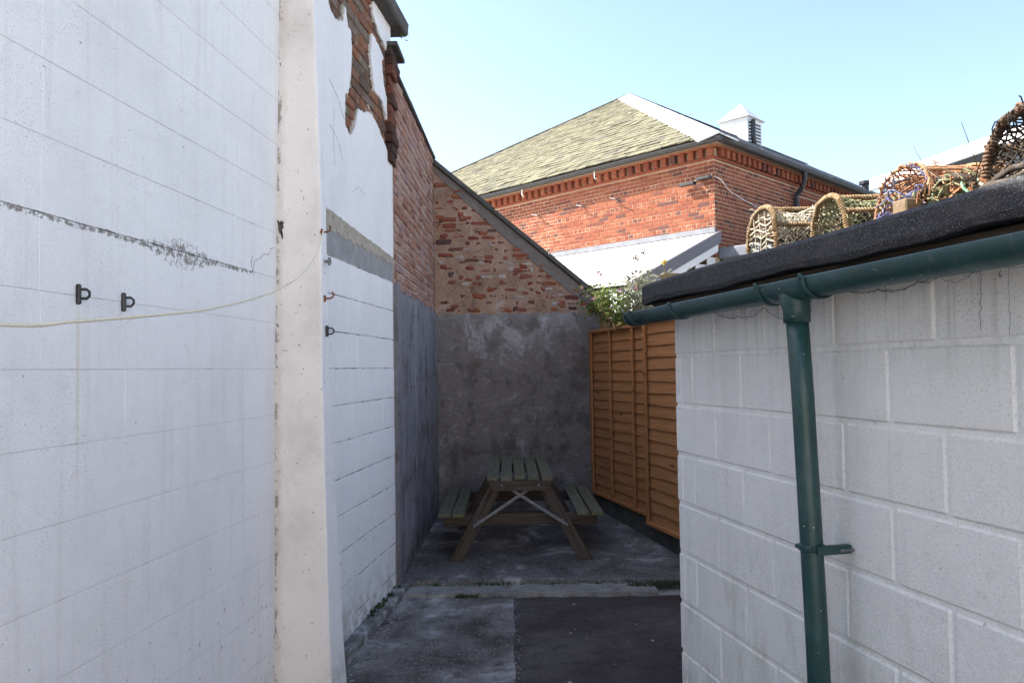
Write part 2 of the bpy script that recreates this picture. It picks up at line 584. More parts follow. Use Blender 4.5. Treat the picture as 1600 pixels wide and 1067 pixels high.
M_fascia = wood('dark_fascia_wood', (.06, .042, .028), (.11, .078, .05))
M_steel = lump('galvanised_steel', None, [(.3, (.12, .12, .13)), (.7, (.21, .21, .225))], 20, .002, .2, 90, .5, .5)
M_steel.b.inputs['Metallic'].default_value = .3
M_rust = lump('rusty_iron', None, [(.3, (.12, .045, .02)), (.7, (.3, .13, .06))], 60, .002, .4, 200)
M_upvc = Mat('white_boards', .4, .4).col((.78, .78, .78))
M_wroof = lump('white_roof_paint', None, [(.3, (.70, .69, .66)), (.7, (.82, .81, .78))], 2, .004, .2, 40, .8)
M_verge = Mat('grey_verge', .6, .3).col((.16, .155, .17))
M_lead = lump('lead_sheet', None, [(.3, (.62, .62, .62)), (.7, (.8, .8, .8))], 3, .006, .4, 20, .6, .4)
M_cupw = lump('white_cupola_paint', None, [(.3, (.72, .72, .72)), (.7, (.82, .82, .82))], 5, .002, .2, 30, .6)
M_greyflat = lump('grey_flashing', None, [(.3, (.15, .16, .18)), (.7, (.23, .24, .26))], 5, .004, .3, 40, .6)
M_moss = lump('moss', None, [(.3, (.04, .05, .022)), (.7, (.09, .105, .045))], 60, .01, .8, 150)
M_stone = lump('pale_pebble', None, [(.3, (.2, .195, .19)), (.7, (.42, .41, .40))], 20, .003, .3, 90)
M_rope = lump('cream_rope', None, [(.3, (.70, .64, .48)), (.7, (.82, .77, .62))], 40, .003, .5, 200, .8)
M_cob = Mat('dusty_cobweb', 1.0, 0.0).col((.05, .048, .045))

def slate_mat(name, island):
    m = Mat(name, .9, .2)
    r = m.rnd(island)
    v = m.N('ShaderNodeNewGeometry').outputs['Position']
    c = m.ramp(r, [(0, (.165, .153, .105)), (.25, (.18, .168, .11)), (.5, (.15, .14, .098)), (.7, (.19, .176, .115)), (.92, (.115, .11, .09))], 'CONSTANT')
    c = m.mix(m.mul(m.sm(m.noise(v, .8, 7, .72), .46, .62), .7), c, (.13, .125, .085))
    c = m.mix(m.mul(m.sm(m.noise(v, 2.6, 6, .72), .5, .64), .7), c, (.235, .215, .135))
    c = m.mix(m.mul(m.sm(m.noise(v, 9, 6, .75), .5, .66), .75), c, (.075, .07, .05))
    m.col(c)
    m.bump(m.noise(v, 25, 5, .7), .7, .015)
    return m
M_slate = slate_mat('lichen_slate', False)
M_slatei = slate_mat('lichen_slate_mass', True)
M_slateg = lump('grey_slate', None, [(.3, (.07, .07, .08)), (.7, (.14, .14, .15))], 3, .01, .4, 20, .6, .4)

# ================================================================== GROUND
g = MB()
g.add([(-1500, -1500, -.02), (1500, -1500, -.02), (1500, 1500, -.02), (-1500, 1500, -.02)], [(0, 1, 2, 3)])
struct('ground', g, M_ground)

def sheet(x0f, x1f, y0, y1, zf, n=24, mx=14):      # gently uneven sheet
    mb = MB()
    vs, fs = [], []
    for j in range(n + 1):
        y = y0 + (y1 - y0) * j / n
        a, b = x0f(y), x1f(y)
        for i in range(mx + 1):
            x = a + (b - a) * i / mx
            vs.append((x, y, zf(x, y)))
    w = mx + 1
    for j in range(n):
        for i in range(mx):
            fs.append((j * w + i, j * w + i + 1, (j + 1) * w + i + 1, (j + 1) * w + i))
    return mb.add(vs, fs)

def wob(x, y):
    return .006 * math.sin(x * 5.1 + 1.3 * math.sin(y * 3.3)) * math.cos(y * 4.2 + x)

lwx = lambda y: -1.16 + (y - 3.7) * .1087
struct('concrete_path', sheet(lambda y: lwx(y) - .02, lambda y: -.015 + .004 * math.sin(y * 7.7) + .006 * random.random(), -.9, 5.83, lambda x, y: .0 + wob(x, y), n=150), M_conc)
struct('tarmac_path', sheet(lambda y: -.03, lambda y: 2.6, -.9, 5.83, lambda x, y: -.011 + wob(x, y) * .6), M_tarm)
# pale broken ledge and the raised slab
led = MB()
for i in range(22):
    x0 = -.88 + i * (1.95 / 22)
    x1 = x0 + 1.95 / 22
    y = 5.82 + .012 * math.sin(i * 1.7)
    y2 = 5.82 + .012 * math.sin((i + 1) * 1.7)
    led.add([(x0, y, -.02), (x1, y2, -.02), (x1, y2, .022), (x0, y, .022), (x0, 6.2, .02), (x1, 6.2, .02)], [(0, 1, 2, 3), (3, 2, 5, 4)])
struct('step_ledge', led, M_ledge)
sl = MB()
N = 40
edge = []
for i in range(N + 1):
    x = -.95 + 2.45 * i / N
    e = 6.06 + .018 * math.sin(i * 1.9) + .01 * math.sin(i * 5.3)
    if x > .9:
        e = 6.02
    edge.append((x, e))
ys = [0, .02, .2, .6, 1.1, 1.7, 2.3, 3.1]
vs, fs = [], []
for (x, e) in edge:
    vs.append((x, e - .004, -.02))
    for t in ys:
        y = e + t
        vs.append((x, y, .062 + .026 * max(0, y - 6.3) + wob(x, y) - (.012 if t == 0 else 0)))
w = len(ys) + 1
for i in range(N):
    for j in range(w - 1):
        fs.append((i * w + j, (i + 1) * w + j, (i + 1) * w + j + 1, i * w + j + 1))
sl.add(vs, fs)
struct('raised_slab', sl, M_slab)
slz = lambda y: .062 + .026 * max(0, y - 6.3)

# kerb along the white wall
kb = MB()
rng = random.Random(3)
n = 9
for i in range(n):
    s0, s1 = .3 + i * 2.02 / n, .3 + (i + 1) * 2.02 / n
    w0 = .085
    kb.cbox(s0, s1 + .002, -w0 - rng.uniform(-.008, .008), .0, -.05, .066 + rng.uniform(-.012, .008), .012, jit=.004, rng=rng)
ko = struct('kerb_strip', kb, M_kerb, loc=(LW.location.x, LW.location.y, 0), rot=tuple(LW.rotation_euler))

# moss and small stones
ms = MB()
rng = random.Random(11)
def clump(mb, x, y, z, r, n):
    for _ in range(n):
        a, d = rng.uniform(0, 6.28), r * math.sqrt(rng.random())
        px, py = x + d * math.cos(a), y + d * math.sin(a) * .5
        h = rng.uniform(.008, .028)
        t = rng.uniform(0, 6.28)
        w = rng.uniform(.005, .012)
        dx, dy = w * math.cos(t), w * math.sin(t)
        lx, ly = rng.uniform(-.012, .012), rng.uniform(-.012, .012)
        mb.add([(px - dx, py - dy, z), (px + dx, py + dy, z), (px + lx + dx * .4, py + ly, z + h), (px + lx - dx, py + ly + dy, z + h * .8)], [(0, 1, 2, 3)])
for k in range(16):
    clump(ms, .92 + k * .028, 5.99 + rng.uniform(-.03, .03), .02, .05, rng.choice((6, 12, 24)))
for k in range(5):
    clump(ms, -.42 + k * .03, 5.81, .0, .03, 22)
for k in range(10):
    clump(ms, -.7 + rng.uniform(0, 1.6), 6.05, .02, .03, 10)
for k in range(8):
    yy = rng.uniform(5.0, 5.9)
    clump(ms, lwx(yy) + .02, yy, .06, .03, 14)
obj('moss', ms, M_moss, kind='stuff')

st = MB()
rng = random.Random(21)
def pebble(mb, x, y, z, r):
    k = [rng.uniform(.6, 1.1) for _ in range(8)]
    vs = []
    for i in range(6):
        a = i * math.pi / 3
        vs.append((x + r * k[i] * math.cos(a), y + r * k[i] * math.sin(a), z + r * .15))
    vs.append((x, y, z + r * .75 * k[6]))
    for i in range(6):
        a = i * math.pi / 3
        vs.append((x + .55 * r * k[i] * math.cos(a), y + .55 * r * k[i] * math.sin(a), z + r * .6))
    fs = [(i, (i + 1) % 6, 7 + (i + 1) % 6, 7 + i) for i in range(6)] + [(7 + i, 7 + (i + 1) % 6, 6) for i in range(6)]
    mb.add(vs, fs)
for _ in range(60):
    pebble(st, rng.uniform(-.0, 1.0), rng.uniform(4.1, 5.75), -.013, rng.choice((.002, .003, .003, .004, .006)))
for _ in range(120):
    pebble(st, rng.gauss(0, .018), rng.uniform(4.05, 5.8), -.006, rng.uniform(.002, .006))
for _ in range(160):
    yy = rng.uniform(4.2, 5.8)
    pebble(st, lwx(yy) + .1 + abs(rng.gauss(0, .05)), yy, -.002, rng.uniform(.004, .012))
for _ in range(22):
    pebble(st, -.08 + rng.gauss(0, .045), 4.45 + rng.gauss(0, .06), -.002, rng.uniform(.004, .013))
for _ in range(80):
    pebble(st, rng.uniform(-.8, .9), 5.95 + rng.gauss(0, .07), .016, rng.uniform(.004, .012))
obj('loose_stones', st, M_stone, kind='stuff')
for (x, y, r, lab) in ((.287, 4.23, .017, 'pale rounded pebble on the tarmac nearest to the camera'), (.85, 4.86, .013, 'small white pebble on tarmac close to the shed corner'),
                       (.35, 5.02, .010, 'tiny white pebble in the middle of the dark tarmac'), (.42, 5.62, .012, 'small white pebble on the tarmac just below the step')):
    pb = MB()
    pebble(pb, 0, 0, 0, r)
    tag(obj('pebble', pb, M_stone, loc=(x, y, -.008), smooth=True), lab, 'pebble', 'pebbles on the tarmac')

# ================================================================== WHITE WALL (left)
TOP = 4.39
core = MB()
core.box(-4.3, 2.265, .024, .34, -.1, TOP)
core.box(-4.3, -2.6, .0, .024, -.1, TOP)
obj('wall_core', core, M_pmort, LW)
# painted joint backing
jb = MB()
jb.box(-2.6, .3, .0026, .024, -.1, TOP)
jb.box(.3, 2.262, .0034, .024, -.1, 2.388)
obj('mortar', jb, M_joint, LW)
rng = random.Random(5)
zrow = lambda k: 1.718 + .2222 * k
offs = {3: -1.145, 1: -.756, -1: -.756, -2: -.943, -3: -1.15, -4: -.934, -5: -1.137}
bl = .40
cache = {}
def block(parent, mat, x0, x1, z0, z1, dep=.022, gx=.0002, gz=.002, bev=.0009, yo=0.0, key=None):
    w, h = round(x1 - x0 - 2 * gx, 3), round(z1 - z0 - 2 * gz, 3)
    k = (w, h, mat.m.name, dep, bev)
    if k not in cache:
        mb = MB()
        mb.cbox(-w / 2, w / 2, 0, dep, -h / 2, h / 2, bev)
        cache[k] = mb.mesh('block', mat)
    return link('block', cache[k], parent, ((x0 + x1) / 2, yo, (z0 + z1) / 2), (0, random.uniform(-.0022, .0022), 0))
for k in range(-8, 12):
    z0, z1 = zrow(k), zrow(k + 1)
    z1 = min(z1, TOP)
    if k == -8:
        z0 = -.05
    o = offs.get(k, -.95 if k % 2 else -1.15)
    o += bl * math.ceil((-2.6 - o) / bl)
    xs = [-2.6] + [o + bl * i for i in range(0, 9) if -2.55 < o + bl * i < .2] + [.3]
    for a, b in zip(xs, xs[1:]):
        block(LW, M_white, a, b, z0, z1, yo=rng.uniform(-.0003, .0003), gz=.0013)
for k in range(-8, 3):
    z0, z1 = zrow(k), zrow(k + 1)
    if k == -8:
        z0 = -.05
    o = {0: [1.338, 2.032], -1: [.95, 1.66]}.get(k, [1.338, 1.95] if k % 2 == 0 else [.93, 1.62])
    xs = [.3] + o + [2.26 + rng.uniform(-.012, .008)]
    for a, b in zip(xs, xs[1:]):
        block(LW, M_white, a, b, z0, z1, gz=.0024 + rng.uniform(0, .0008), gx=.005 if k == 0 else .001, bev=.003, yo=rng.uniform(-.001, .001))
# lintel with crumbled strip above
lt = MB()
lt.cbox(.3, 2.262, .006, .024, 2.386, 2.56, .003)
obj('lintel', lt, M_grey, LW)
rb = MB()
pts = [(.3, 2.69), (2.262, 2.575)]
for x in [2.262 - i * .03 for i in range(0, 66)]:
    pts.append((x, 2.545 - .02 * (x - .8) / 1.4 + rng.uniform(-.018, .018)))
pts.append((.3, 2.55))
rb.prism(pts, .003, .023)
obj('crumbled_strip', rb, M_rubble, LW)
# white plaster with its broken edges
peel = [(.83, 3.926), (.859, 3.888), (.948, 3.867), (1.01, 3.875), (1.107, 3.924), (1.143, 4.03), (1.16, 4.03), (1.191, 3.929), (1.259, 3.921), (1.273, 3.804),
        (1.252, 3.628), (1.197, 3.492), (1.13, 3.462), (1.126, 3.267), (1.225, 3.221), (1.332, 3.31), (1.408, 3.459), (1.521, 3.474), (1.62, 3.513), (1.722, 3.523),
        (1.848, 3.50), (1.981, 3.44), (2.096, 3.39), (2.2, 3.33), (2.262, 3.31)]
poly = [(.3, 2.688), (2.262, 2.578)] + peel[::-1] + [(.81, 4.0), (.77, 4.2), (.8, TOP - .002), (.3, TOP - .002)]
rng = random.Random(8)
pl = MB()
pl.prism(rough_line(poly, .014, .007, rng, keep=(len(poly) - 1, len(poly) - 2, 1)), -.001, .0235)
obj('plaster_sheet', pl, M_plaster, LW)
und = [(a + rng.uniform(-.012, .012), b + rng.uniform(.004, .034)) for a, b in rough_line(peel, .03, .004, rng)[:-30] if a < 2.25]
und = [q for q in und if q[0] < 2.25]
up_ = MB()
for (a, b) in und:
    up_.cbox(a - rng.uniform(.015, .04), a + rng.uniform(.015, .04), .007 + rng.uniform(0, .004), .0236, b - .05, b + rng.uniform(-.012, .008), .006, jit=.006, rng=rng)
obj('plaster_undercoat', up_, M_rubble, LW, kind='stuff')
isl1 = [(1.746, 4.33), (1.80, TOP - .004), (2.245, TOP - .004), (2.25, 4.3), (2.215, 4.18), (2.13, 4.155), (2.03, 4.19), (1.958, 4.191), (1.80, 4.26)]
isl2 = [(1.739, 4.12), (1.9, 4.11), (2.045, 4.061), (1.99, 4.02), (2.05, 3.852), (2.19, 3.72), (2.15, 3.60), (2.08, 3.66), (2.0, 3.72), (1.79, 3.724), (1.70, 3.942)]
for isl in (isl1, isl2):
    pi = MB()
    pi.prism(rough_line(isl, .014, .007, rng), .0, .0235)
    obj('plaster_patch', pi, M_plaster, LW)
# exposed bricks
def in_poly(p, poly):
    x, y = p
    c = False
    for i in range(len(poly)):
        (x1, y1), (x2, y2) = poly[i], poly[i - 1]
        if (y1 > y) != (y2 > y) and x < (x2 - x1) * (y - y1) / (y2 - y1) + x1:
            c = not c
    return c
hole = peel + [(2.262, TOP), (.8, TOP), (.77, 4.2)]
bc = [MB() for _ in range(6)]
for i, mb in enumerate(bc):
    mb.cbox(-.107, .107, 0, .03, -.0325, .0325, .006, jit=.004, rng=rng)
bmesh_ = [mb.mesh('brick', M_pb) for mb in bc]
for r in range(16):
    z = 3.24 + r * .075
    sh = .1125 * (r % 2)
    for i in range(8):
        s = .70 + sh + i * .225
        if s > 2.3:
            continue
        if any(in_poly((s + dx, z + dz), hole) for dx in (-.1, 0, .1) for dz in (-.03, .03)):
            link('brick', rng.choice(bmesh_), LW, (min(s, 2.16), .013 + rng.uniform(-.003, .006), z), (0, rng.uniform(-.01, .01), rng.uniform(-.015, .015)))
# broken toothed bricks on the far edge
for r in range(18):
    z = 3.05 + r * .075
    link('brick', rng.choice(bmesh_), LW, (2.20 + rng.uniform(-.01, .06) + (.03 if r % 2 else 0), .05 + rng.uniform(0, .03), z), (rng.uniform(-.03, .03), rng.uniform(-.04, .04), rng.uniform(-.1, .1)), (1, 1.4, .95))
# hairline cracks and flaked chips
ck_ = MB()
rng = random.Random(19)
def crack(P, r=.0012, y=-.0004):
    pts = []
    for (a, b), (c, d) in zip(P, P[1:]):
        n_ = max(2, int(math.hypot(c - a, d - b) / .012))
        for i in range(n_):
            t = i / n_
            pts.append((a + (c - a) * t + rng.uniform(-.003, .003), y, b + (d - b) * t + rng.uniform(-.003, .003)))
    pts.append((P[-1][0], y, P[-1][1]))
    ck_.tube(pts, [r * rng.uniform(.3, 1.2) for _ in pts], 4)
crack([(-.235, 2.155), (-.20, 2.16), (-.18, 2.215), (-.12, 2.235), (-.09, 2.26), (-.04, 2.262), (.0, 2.30), (.04, 2.31)], .0016)
crack([(-.20, 2.165), (-.22, 2.20), (-.205, 2.235)], .0012)
crack([(.83, 3.45), (1.0, 3.38), (1.11, 3.29)], .0016, -.0012)
crack([(.84, 3.17), (.98, 3.13), (1.07, 3.02)], .0013, -.0012)
crack([(1.25, 2.86), (1.4, 2.93), (1.55, 2.9)], .001, -.0012)
crack([(.92, 3.3), (.9, 3.1), (.93, 2.95)], .0008, -.0012)
obj('cracks', ck_, M_cob, LW, kind='stuff')
cp_ = MB()
def chip(z, y0, y1, h):
    a = interp([(0, .026), (1.7, .043), (3.58, .115), (4.39, .14)], z) - .001
    n_ = 11
    ring = []
    sk = rng.uniform(-.5, .5)
    for i in range(n_):
        t = 2 * math.pi * i / n_
        k = rng.uniform(.3, 1.1)
        ring.append((a, -(y0 + y1) / 2 + (y1 - y0) / 2 * k * (math.cos(t) + sk * math.sin(t)), z + h / 2 * k * math.sin(t)))
    cp_.add([(x - .0012, y, q) for x, y, q in ring] + [(x + .004, y, q) for x, y, q in ring], [tuple(range(n_)), tuple(range(n_))[::-1]] + [(i, (i + 1) % n_, n_ + (i + 1) % n_, n_ + i) for i in range(n_)])
chip(2.405, .0, .034, .10)
chip(2.43, .002, .040, .06)
for z in (3.22, 2.74, 2.53, 2.27, 1.94, 1.735, 1.70, 1.64, 1.565, 1.545, 1.43, 1.36):
    chip(z + rng.uniform(-.03, .03), .0, rng.uniform(.004, .016), rng.choice((.01, .015, .03, .05)))
obj('flaked_chips', cp_, lump('chipped_mortar', LW, [(.35, (.07, .06, .05)), (.65, (.30, .27, .235))], 45, .01, 1.0, 90), LW, kind='stuff')
# copings
cp = MB()
cp.cbox(-4.36, .9, -.09, .42, TOP + .002, TOP + .11, .01)
cp.cbox(.906, 1.8, -.095, .42, TOP + .002, TOP + .108, .012)
cp.cbox(1.806, 2.44, -.10, .42, TOP + .001, TOP + .112, .014, jit=.006, rng=rng)
obj('coping', cp, M_cope, LW)
# weeds at the coping's end
wd = MB()
rng = random.Random(31)
for _ in range(40):
    p = Vector((2.40 + rng.gauss(0, .03), -.05 + rng.gauss(0, .03), 4.385 + rng.gauss(0, .012)))
    if rng.random() < .4:
        p = Vector((2.42 + rng.gauss(0, .02), -.02, 4.215 + abs(rng.gauss(0, .012))))
    d = Vector((rng.uniform(-.02, .03), rng.uniform(-.03, .01), rng.uniform(-.01, .02)))
    e = Vector((rng.uniform(-.008, .008), rng.uniform(-.008, .008), rng.uniform(-.006, .006)))
    wd.add([p - e, p + e, p + d + e * .4, p + d - e * .4], [(0, 1, 2, 3)])
wo = obj('weeds', wd, lump('weed_leaf', None, [(.3, (.06, .12, .02)), (.7, (.14, .22, .05))], 30), loc=tuple(LW.location), rot=tuple(LW.rotation_euler), kind='stuff')
# pilaster
prj = [(0, .285), (.225, .275), (1.71, .235), (2.58, .222), (3.57, .177), (TOP, .16)]
sn = [(0, .026), (1.7, .043), (3.58, .115), (TOP, .14)]
sf = [(0, .275), (.4, .235), (1.7, .162), (3.5, .15), (TOP, .175)]
pm = MB()
nz, vs, fs = 40, [], []
rng = random.Random(17)
for i in range(nz + 1):
    z = TOP * i / nz
    a, b, p = interp(sn, z), interp(sf, z), interp(prj, z)
    j = lambda q=.0006: rng.uniform(-q * .3, q * .3)
    row = [(a - .004 + j(), .004, z), (a + j(), -.02, z), (a + .003 + j(), -p * .5, z), (a + j(.003), -p + .012 + j(), z), (a + .004, -p + .003, z), (a + .012, -p + j(.001), z),
           ((a + b) / 2, -p + j(.001), z), (b - .012, -p + j(.001), z), (b - .004, -p + .003, z), (b, -p + .012, z), (b + .003, -p * .5, z), (b + .004, .004, z)]
    vs += row
w = 12
for i in range(nz):
    for k in range(w - 1):
        fs.append((i * w + k, i * w + k + 1, (i + 1) * w + k + 1, (i + 1) * w + k))
fs.append(tuple(nz * w + k for k in range(w)))
pm.add(vs, fs)
pil = obj('pilaster', pm, M_pil, LW)
pil.data.materials.append(M_plaster.m)
for p in pil.data.polygons:
    if len(p.vertices) == 4 and (p.index % (w - 1)) in (4, 5, 6, 7, 8, 9, 10):
        p.material_index = 1  # passage side takes the wall's plaster, with no warm light painted in
# cleats (black line holders)
def cleat(parent, x, y, z, h=.062):
    mb = MB()
    mb.cbox(-.007, .007, -.012, .003, -h / 2, h / 2, .004)
    mb.tube([(0, -.006, -.014), (.004, -.028, -.014), (.006, -.036, -.006), (.006, -.036, .006), (.004, -.028, .014), (0, -.006, .014)], .0045, 6)
    return obj('line_cleat', mb, M_black, parent, loc=(x, y, z), smooth=False)
cleat(LW, -1.398, -.001, 1.945)
cleat(LW, -1.175, -.001, 1.94)
cleat(LW, .105, -.236, 1.90, .055)
def hook(parent, x, y, z, mat):
    mb = MB()
    mb.tube([(0, .01, 0), (0, -.025, 0), (0, -.04, .006), (0, -.044, .02), (0, -.038, .032)], .0045, 6)
    mb.cbox(-.008, .008, -.004, .004, -.016, .016, .002)
    return obj('hook', mb, mat, parent, loc=(x, y, z))
hook(LW, .075, -.228, 2.385, M_rust)
hook(LW, .095, -.234, 2.06, M_rust)
rg = MB()
rg.tube([(.018 * math.cos(a) + 0, -.02, .018 * math.sin(a)) for a in [i * math.pi / 6 for i in range(12)]], .004, 6, True)
rg.cbox(-.01, .01, -.02, .004, -.006, .006, .002)
obj('ring', rg, M_steel, LW, loc=(.11, -.232, 2.245))

# clothes line
rp = [(-.50, -1.2, 2.1), (-.6, -.3, 1.87), (-.665, .5, 1.77), (-.704, 1.055, 1.772), (-.721, 1.271, 1.790), (-.75, 1.635, 1.827), (-.777, 1.984, 1.868), (-.813, 2.44, 1.939), (-.842, 2.808, 2.01), (-.871, 3.169, 2.101), (-.894, 3.467, 2.211), (-.906, 3.62, 2.30), (-.912, 3.735, 2.397)]
def catmull(P, n=8):
    P = [Vector(p) for p in P]
    Q = [P[0] * 2 - P[1]] + P + [P[-1] * 2 - P[-2]]
    out = []
    for i in range(1, len(Q) - 2):
        a, b, c, d = Q[i - 1], Q[i], Q[i + 1], Q[i + 2]
        for k in range(n):
            t = k / n
            out.append(.5 * ((2 * b) + (c - a) * t + (2 * a - 5 * b + 4 * c - d) * t * t + (3 * b - a - 3 * c + d) * t ** 3))
    out.append(P[-1])
    return out
cl = MB()
path = catmull(rp, 60)
cl.tube(path, [.0031 + .0003 * math.sin(i * 1.4) for i in range(len(path))], 8)
tag(obj('clothes_line', cl, M_rope, smooth=True), 'slack cream washing line hanging across the white wall to a rusty hook', 'rope')

# ================================================================== BRICK SIDE WALL
c = MB()
c.box(.0, 2.55, .012, .32, 0, 4.06)
obj('mortar', c, M_tmort, TW)
rng = random.Random(41)
tbs = []
for i in range(5):
    mb = MB()
    mb.cbox(-.107, .107, 0, .03, -.0315, .0315, .007, jit=.004, rng=rng)
    tbs.append(mb.mesh('brick', M_tb))
for r in range(23):
    z = 2.375 + r * .075
    if z > 4.03:
        break
    sh = .1125 * (r % 2)
    for i in range(-1, 12):
        a, b = max(.02, sh + i * .225), min(2.545, sh + (i + 1) * .225)
        if b - a < .06:
            continue
        link('brick', rng.choice(tbs), TW, ((a + b) / 2, rng.uniform(-.002, .006), z + rng.uniform(-.002, .002)), (rng.uniform(-.02, .02), rng.uniform(-.012, .012), rng.uniform(-.02, .02)), ((b - a - .012) / .214, 1, 1))
rr = MB()
pts = [(.0, 0.0), (2.555, 0.0)]
for i in range(60):
    x = 2.555 - i * 2.555 / 60
    pts.append((x, 2.335 + .02 * math.sin(i * .8) + rng.uniform(-.012, .012) + (.05 if x < .1 else 0)))
pts.append((0, 2.36))
rr.prism(pts, -.018, .011)
obj('render_coat', rr, M_tren, TW)
cc = MB()
for i in range(4):
    cc.cbox(.14 + i * .61, .14 + i * .61 + .604, -.025, .36, 4.062, 4.092, .006, jit=.003, rng=rng)
obj('coping', cc, M_cope, TW)
# broken stub of wall at the joint with the white wall
sb = MB()
for r in range(12):
    z = 3.3 + r * .075
    e = rng.uniform(0, .03)
    sb.cbox(-.16, .06 - e + .1 * (z > 4.0), -.03 + e, .3, z, z + .07, .008, jit=.006, rng=rng)
obj('broken_stub', sb, brick_mat('stub_brick', [(0, (.07, .04, .032)), (.4, (.15, .06, .04)), (.7, (.05, .035, .03))], True), TW, kind='stuff')
sc = MB()
sc.cbox(-.15, .22, -.06, .3, 4.2, 4.235, .006)
obj('stub_coping', sc, M_cope, TW)

NH = thing('fence_shade_block', 'unseen block added behind the faded brick side wall to shade the fence', 'house', (-1.24, 5.6, 0), R(90))  # unseen mass, added to keep sun off the fence
mb = MB()
mb.box(.8, 5.5, .02, 5, 0, 4.62)
obj('wall', mb, M_tb, NH)
mb = MB()
mb.cbox(1.35, 2.9, .0, .5, 4.622, 5.0, .02)
obj('shade_block_top', mb, M_tb, NH)  # raised part of the unseen mass, added to deepen the fence's shade

# ================================================================== GABLE END WALL
gp = [(0, 0), (1.98, 0), (1.98, 2.42), (1.84, 2.50), (.0, 4.005)]
c = MB()
c.prism(gp, .012, .35)
obj('mortar_face', c, M_emort, EW)
px0, pz0 = 670, 240
def ez(px, py):                            # picture measurements of this wall, converted to wall metres
    s = .0 + (px - 679.0) * (1.754 / 241.0)
    z = 2.33 + (490 - py) * .00722
    return s, z
zb = [(40, 190, 140, 218), (160, 225, 225, 258), (140, 262, 190, 290), (42, 305, 80, 332), (105, 298, 160, 325), (45, 338, 105, 370), (150, 340, 192, 368), (213, 335, 255, 362),
      (190, 373, 222, 400), (72, 410, 182, 440), (40, 447, 78, 480), (90, 446, 185, 482), (105, 486, 168, 505), (196, 408, 252, 437), (355, 405, 400, 430), (70, 520, 122, 550),
      (45, 556, 148, 590), (255, 525, 318, 552), (320, 495, 380, 525), (235, 560, 270, 588), (305, 562, 335, 585), (120, 598, 232, 628), (55, 640, 160, 666), (230, 678, 320, 698),
      (345, 680, 405, 700), (540, 634, 648, 662), (540, 604, 605, 628), (580, 708, 630, 740), (232, 716, 300, 750), (70, 714, 120, 748), (125, 762, 162, 786), (115, 812, 165, 838),
      (372, 858, 418, 888), (195, 902, 265, 934), (272, 896, 345, 930), (105, 992, 165, 1018), (282, 990, 330, 1020), (440, 986, 525, 1016), (530, 982, 572, 1012), (630, 822, 662, 846),
      (680, 818, 715, 840), (535, 756, 570, 782), (448, 826, 495, 842), (285, 828, 325, 842), (240, 990, 262, 1004), (710, 850, 739, 880), (712, 700, 739, 735), (480, 616, 505, 630), (225, 800, 280, 822)]
extra = [(838, 430, 858, 436), (858, 440, 872, 446), (882, 462, 906, 471), (906, 470, 920, 480), (860, 480, 872, 487), (872, 477, 884, 484), (888, 479, 902, 486), (850, 430, 862, 437), (815, 456, 826, 462), (836, 455, 846, 461),
         (846, 441, 858, 447), (870, 426, 880, 431), (880, 440, 892, 446), (895, 452, 906, 458), (905, 458, 915, 464), (845, 412, 853, 417), (704, 476, 716, 482), (688, 470, 700, 476)]
boxes = [(px0 + a * .2436, pz0 + b * .2436, px0 + c2 * .2436, pz0 + d * .2436) for a, b, c2, d in zb] + extra
rng = random.Random(51)
for (a, b, c2, d) in boxes:
    s0, z1 = ez(a, b)
    s1, z0 = ez(c2, d)
    w, h = s1 - s0, z1 - z0
    if w > .30:
        halves = [(s0, s0 + w * .55 - .006), (s0 + w * .55 + .006, s1)]
    else:
        halves = [(s0, s1)]
    for (q0, q1) in halves:
        mb = MB()
        mb.cbox(-(q1 - q0) / 2, (q1 - q0) / 2, 0, .05, -h / 2, h / 2, min(.016, h * .3), jit=min(.010, h * .2), rng=rng)
        obj('brick', mb, M_ob, EW, loc=((q0 + q1) / 2, .0 + rng.uniform(-.004, .007), (z0 + z1) / 2), rot=(0, rng.uniform(-.06, .06), rng.uniform(-.05, .05)))
# small fragments and stones showing through the mortar
fr = MB()
for _ in range(330):
    s, z = rng.uniform(.02, 1.9), rng.uniform(2.36, 3.9)
    if z > 3.9 - s * .82:
        continue
    w, h = rng.uniform(.008, .06), rng.uniform(.006, .024)
    z = 2.37 + .075 * round((z - 2.37) / .075) + rng.uniform(-.012, .012)
    fr.cbox(s - w, s + w, .003 + rng.uniform(0, .006), .03, z - h, z + h, .006, jit=.005, rng=rng)
obj('brick_fragments', fr, brick_mat('fragment_brick', OLD[:3] + [(.55, (.34, .25, .19)), (.75, (.40, .36, .33)), (.9, (.09, .06, .06))], True), EW, kind='stuff')
rr = MB()
pts = [(.0, 0.0), (1.985, 0.0), (1.985, 2.3)]
for i in range(70):
    x = 1.98 - i * 1.98 / 70
    pts.append((x, 2.325 + .010 * math.sin(i * .9) + .008 * math.sin(i * 2.3) + rng.uniform(-.006, .006)))
pts.append((0, 2.33))
rr.prism(pts, -.014, .0115)
obj('render_coat', rr, M_eren, EW)
# smooth cement strip under the coping, then the coping stones
cs = MB()
cs.prism([(0.0, 3.93), (0, 4.004), (1.84, 2.499), (1.9, 2.46), (1.86, 2.36), (1.5, 2.60), (.9, 3.10), (.4, 3.55), (.15, 3.78)], .003, .0118)
obj('cement_fillet', cs, lump('cement_strip', EW, [(.3, (.13, .115, .105)), (.7, (.2, .18, .165))], 8, .006, .4, 60), EW)
ang = math.atan2(2.50 - 4.005, 1.84)
L = math.hypot(1.84, 1.505)
lens = [0, L * .36, L * .69, L + .12]
for a, b in zip(lens, lens[1:]):
    mb = MB()
    mb.cbox(a - .03 * (a == 0), b - .006, -.035, .40, .003, .052 + .006 * (a > L * .5), .008, jit=.003, rng=rng)
    obj('coping_stone', mb, M_cope, EW, loc=(0, 0, 4.005), rot=(0, -ang, 0))

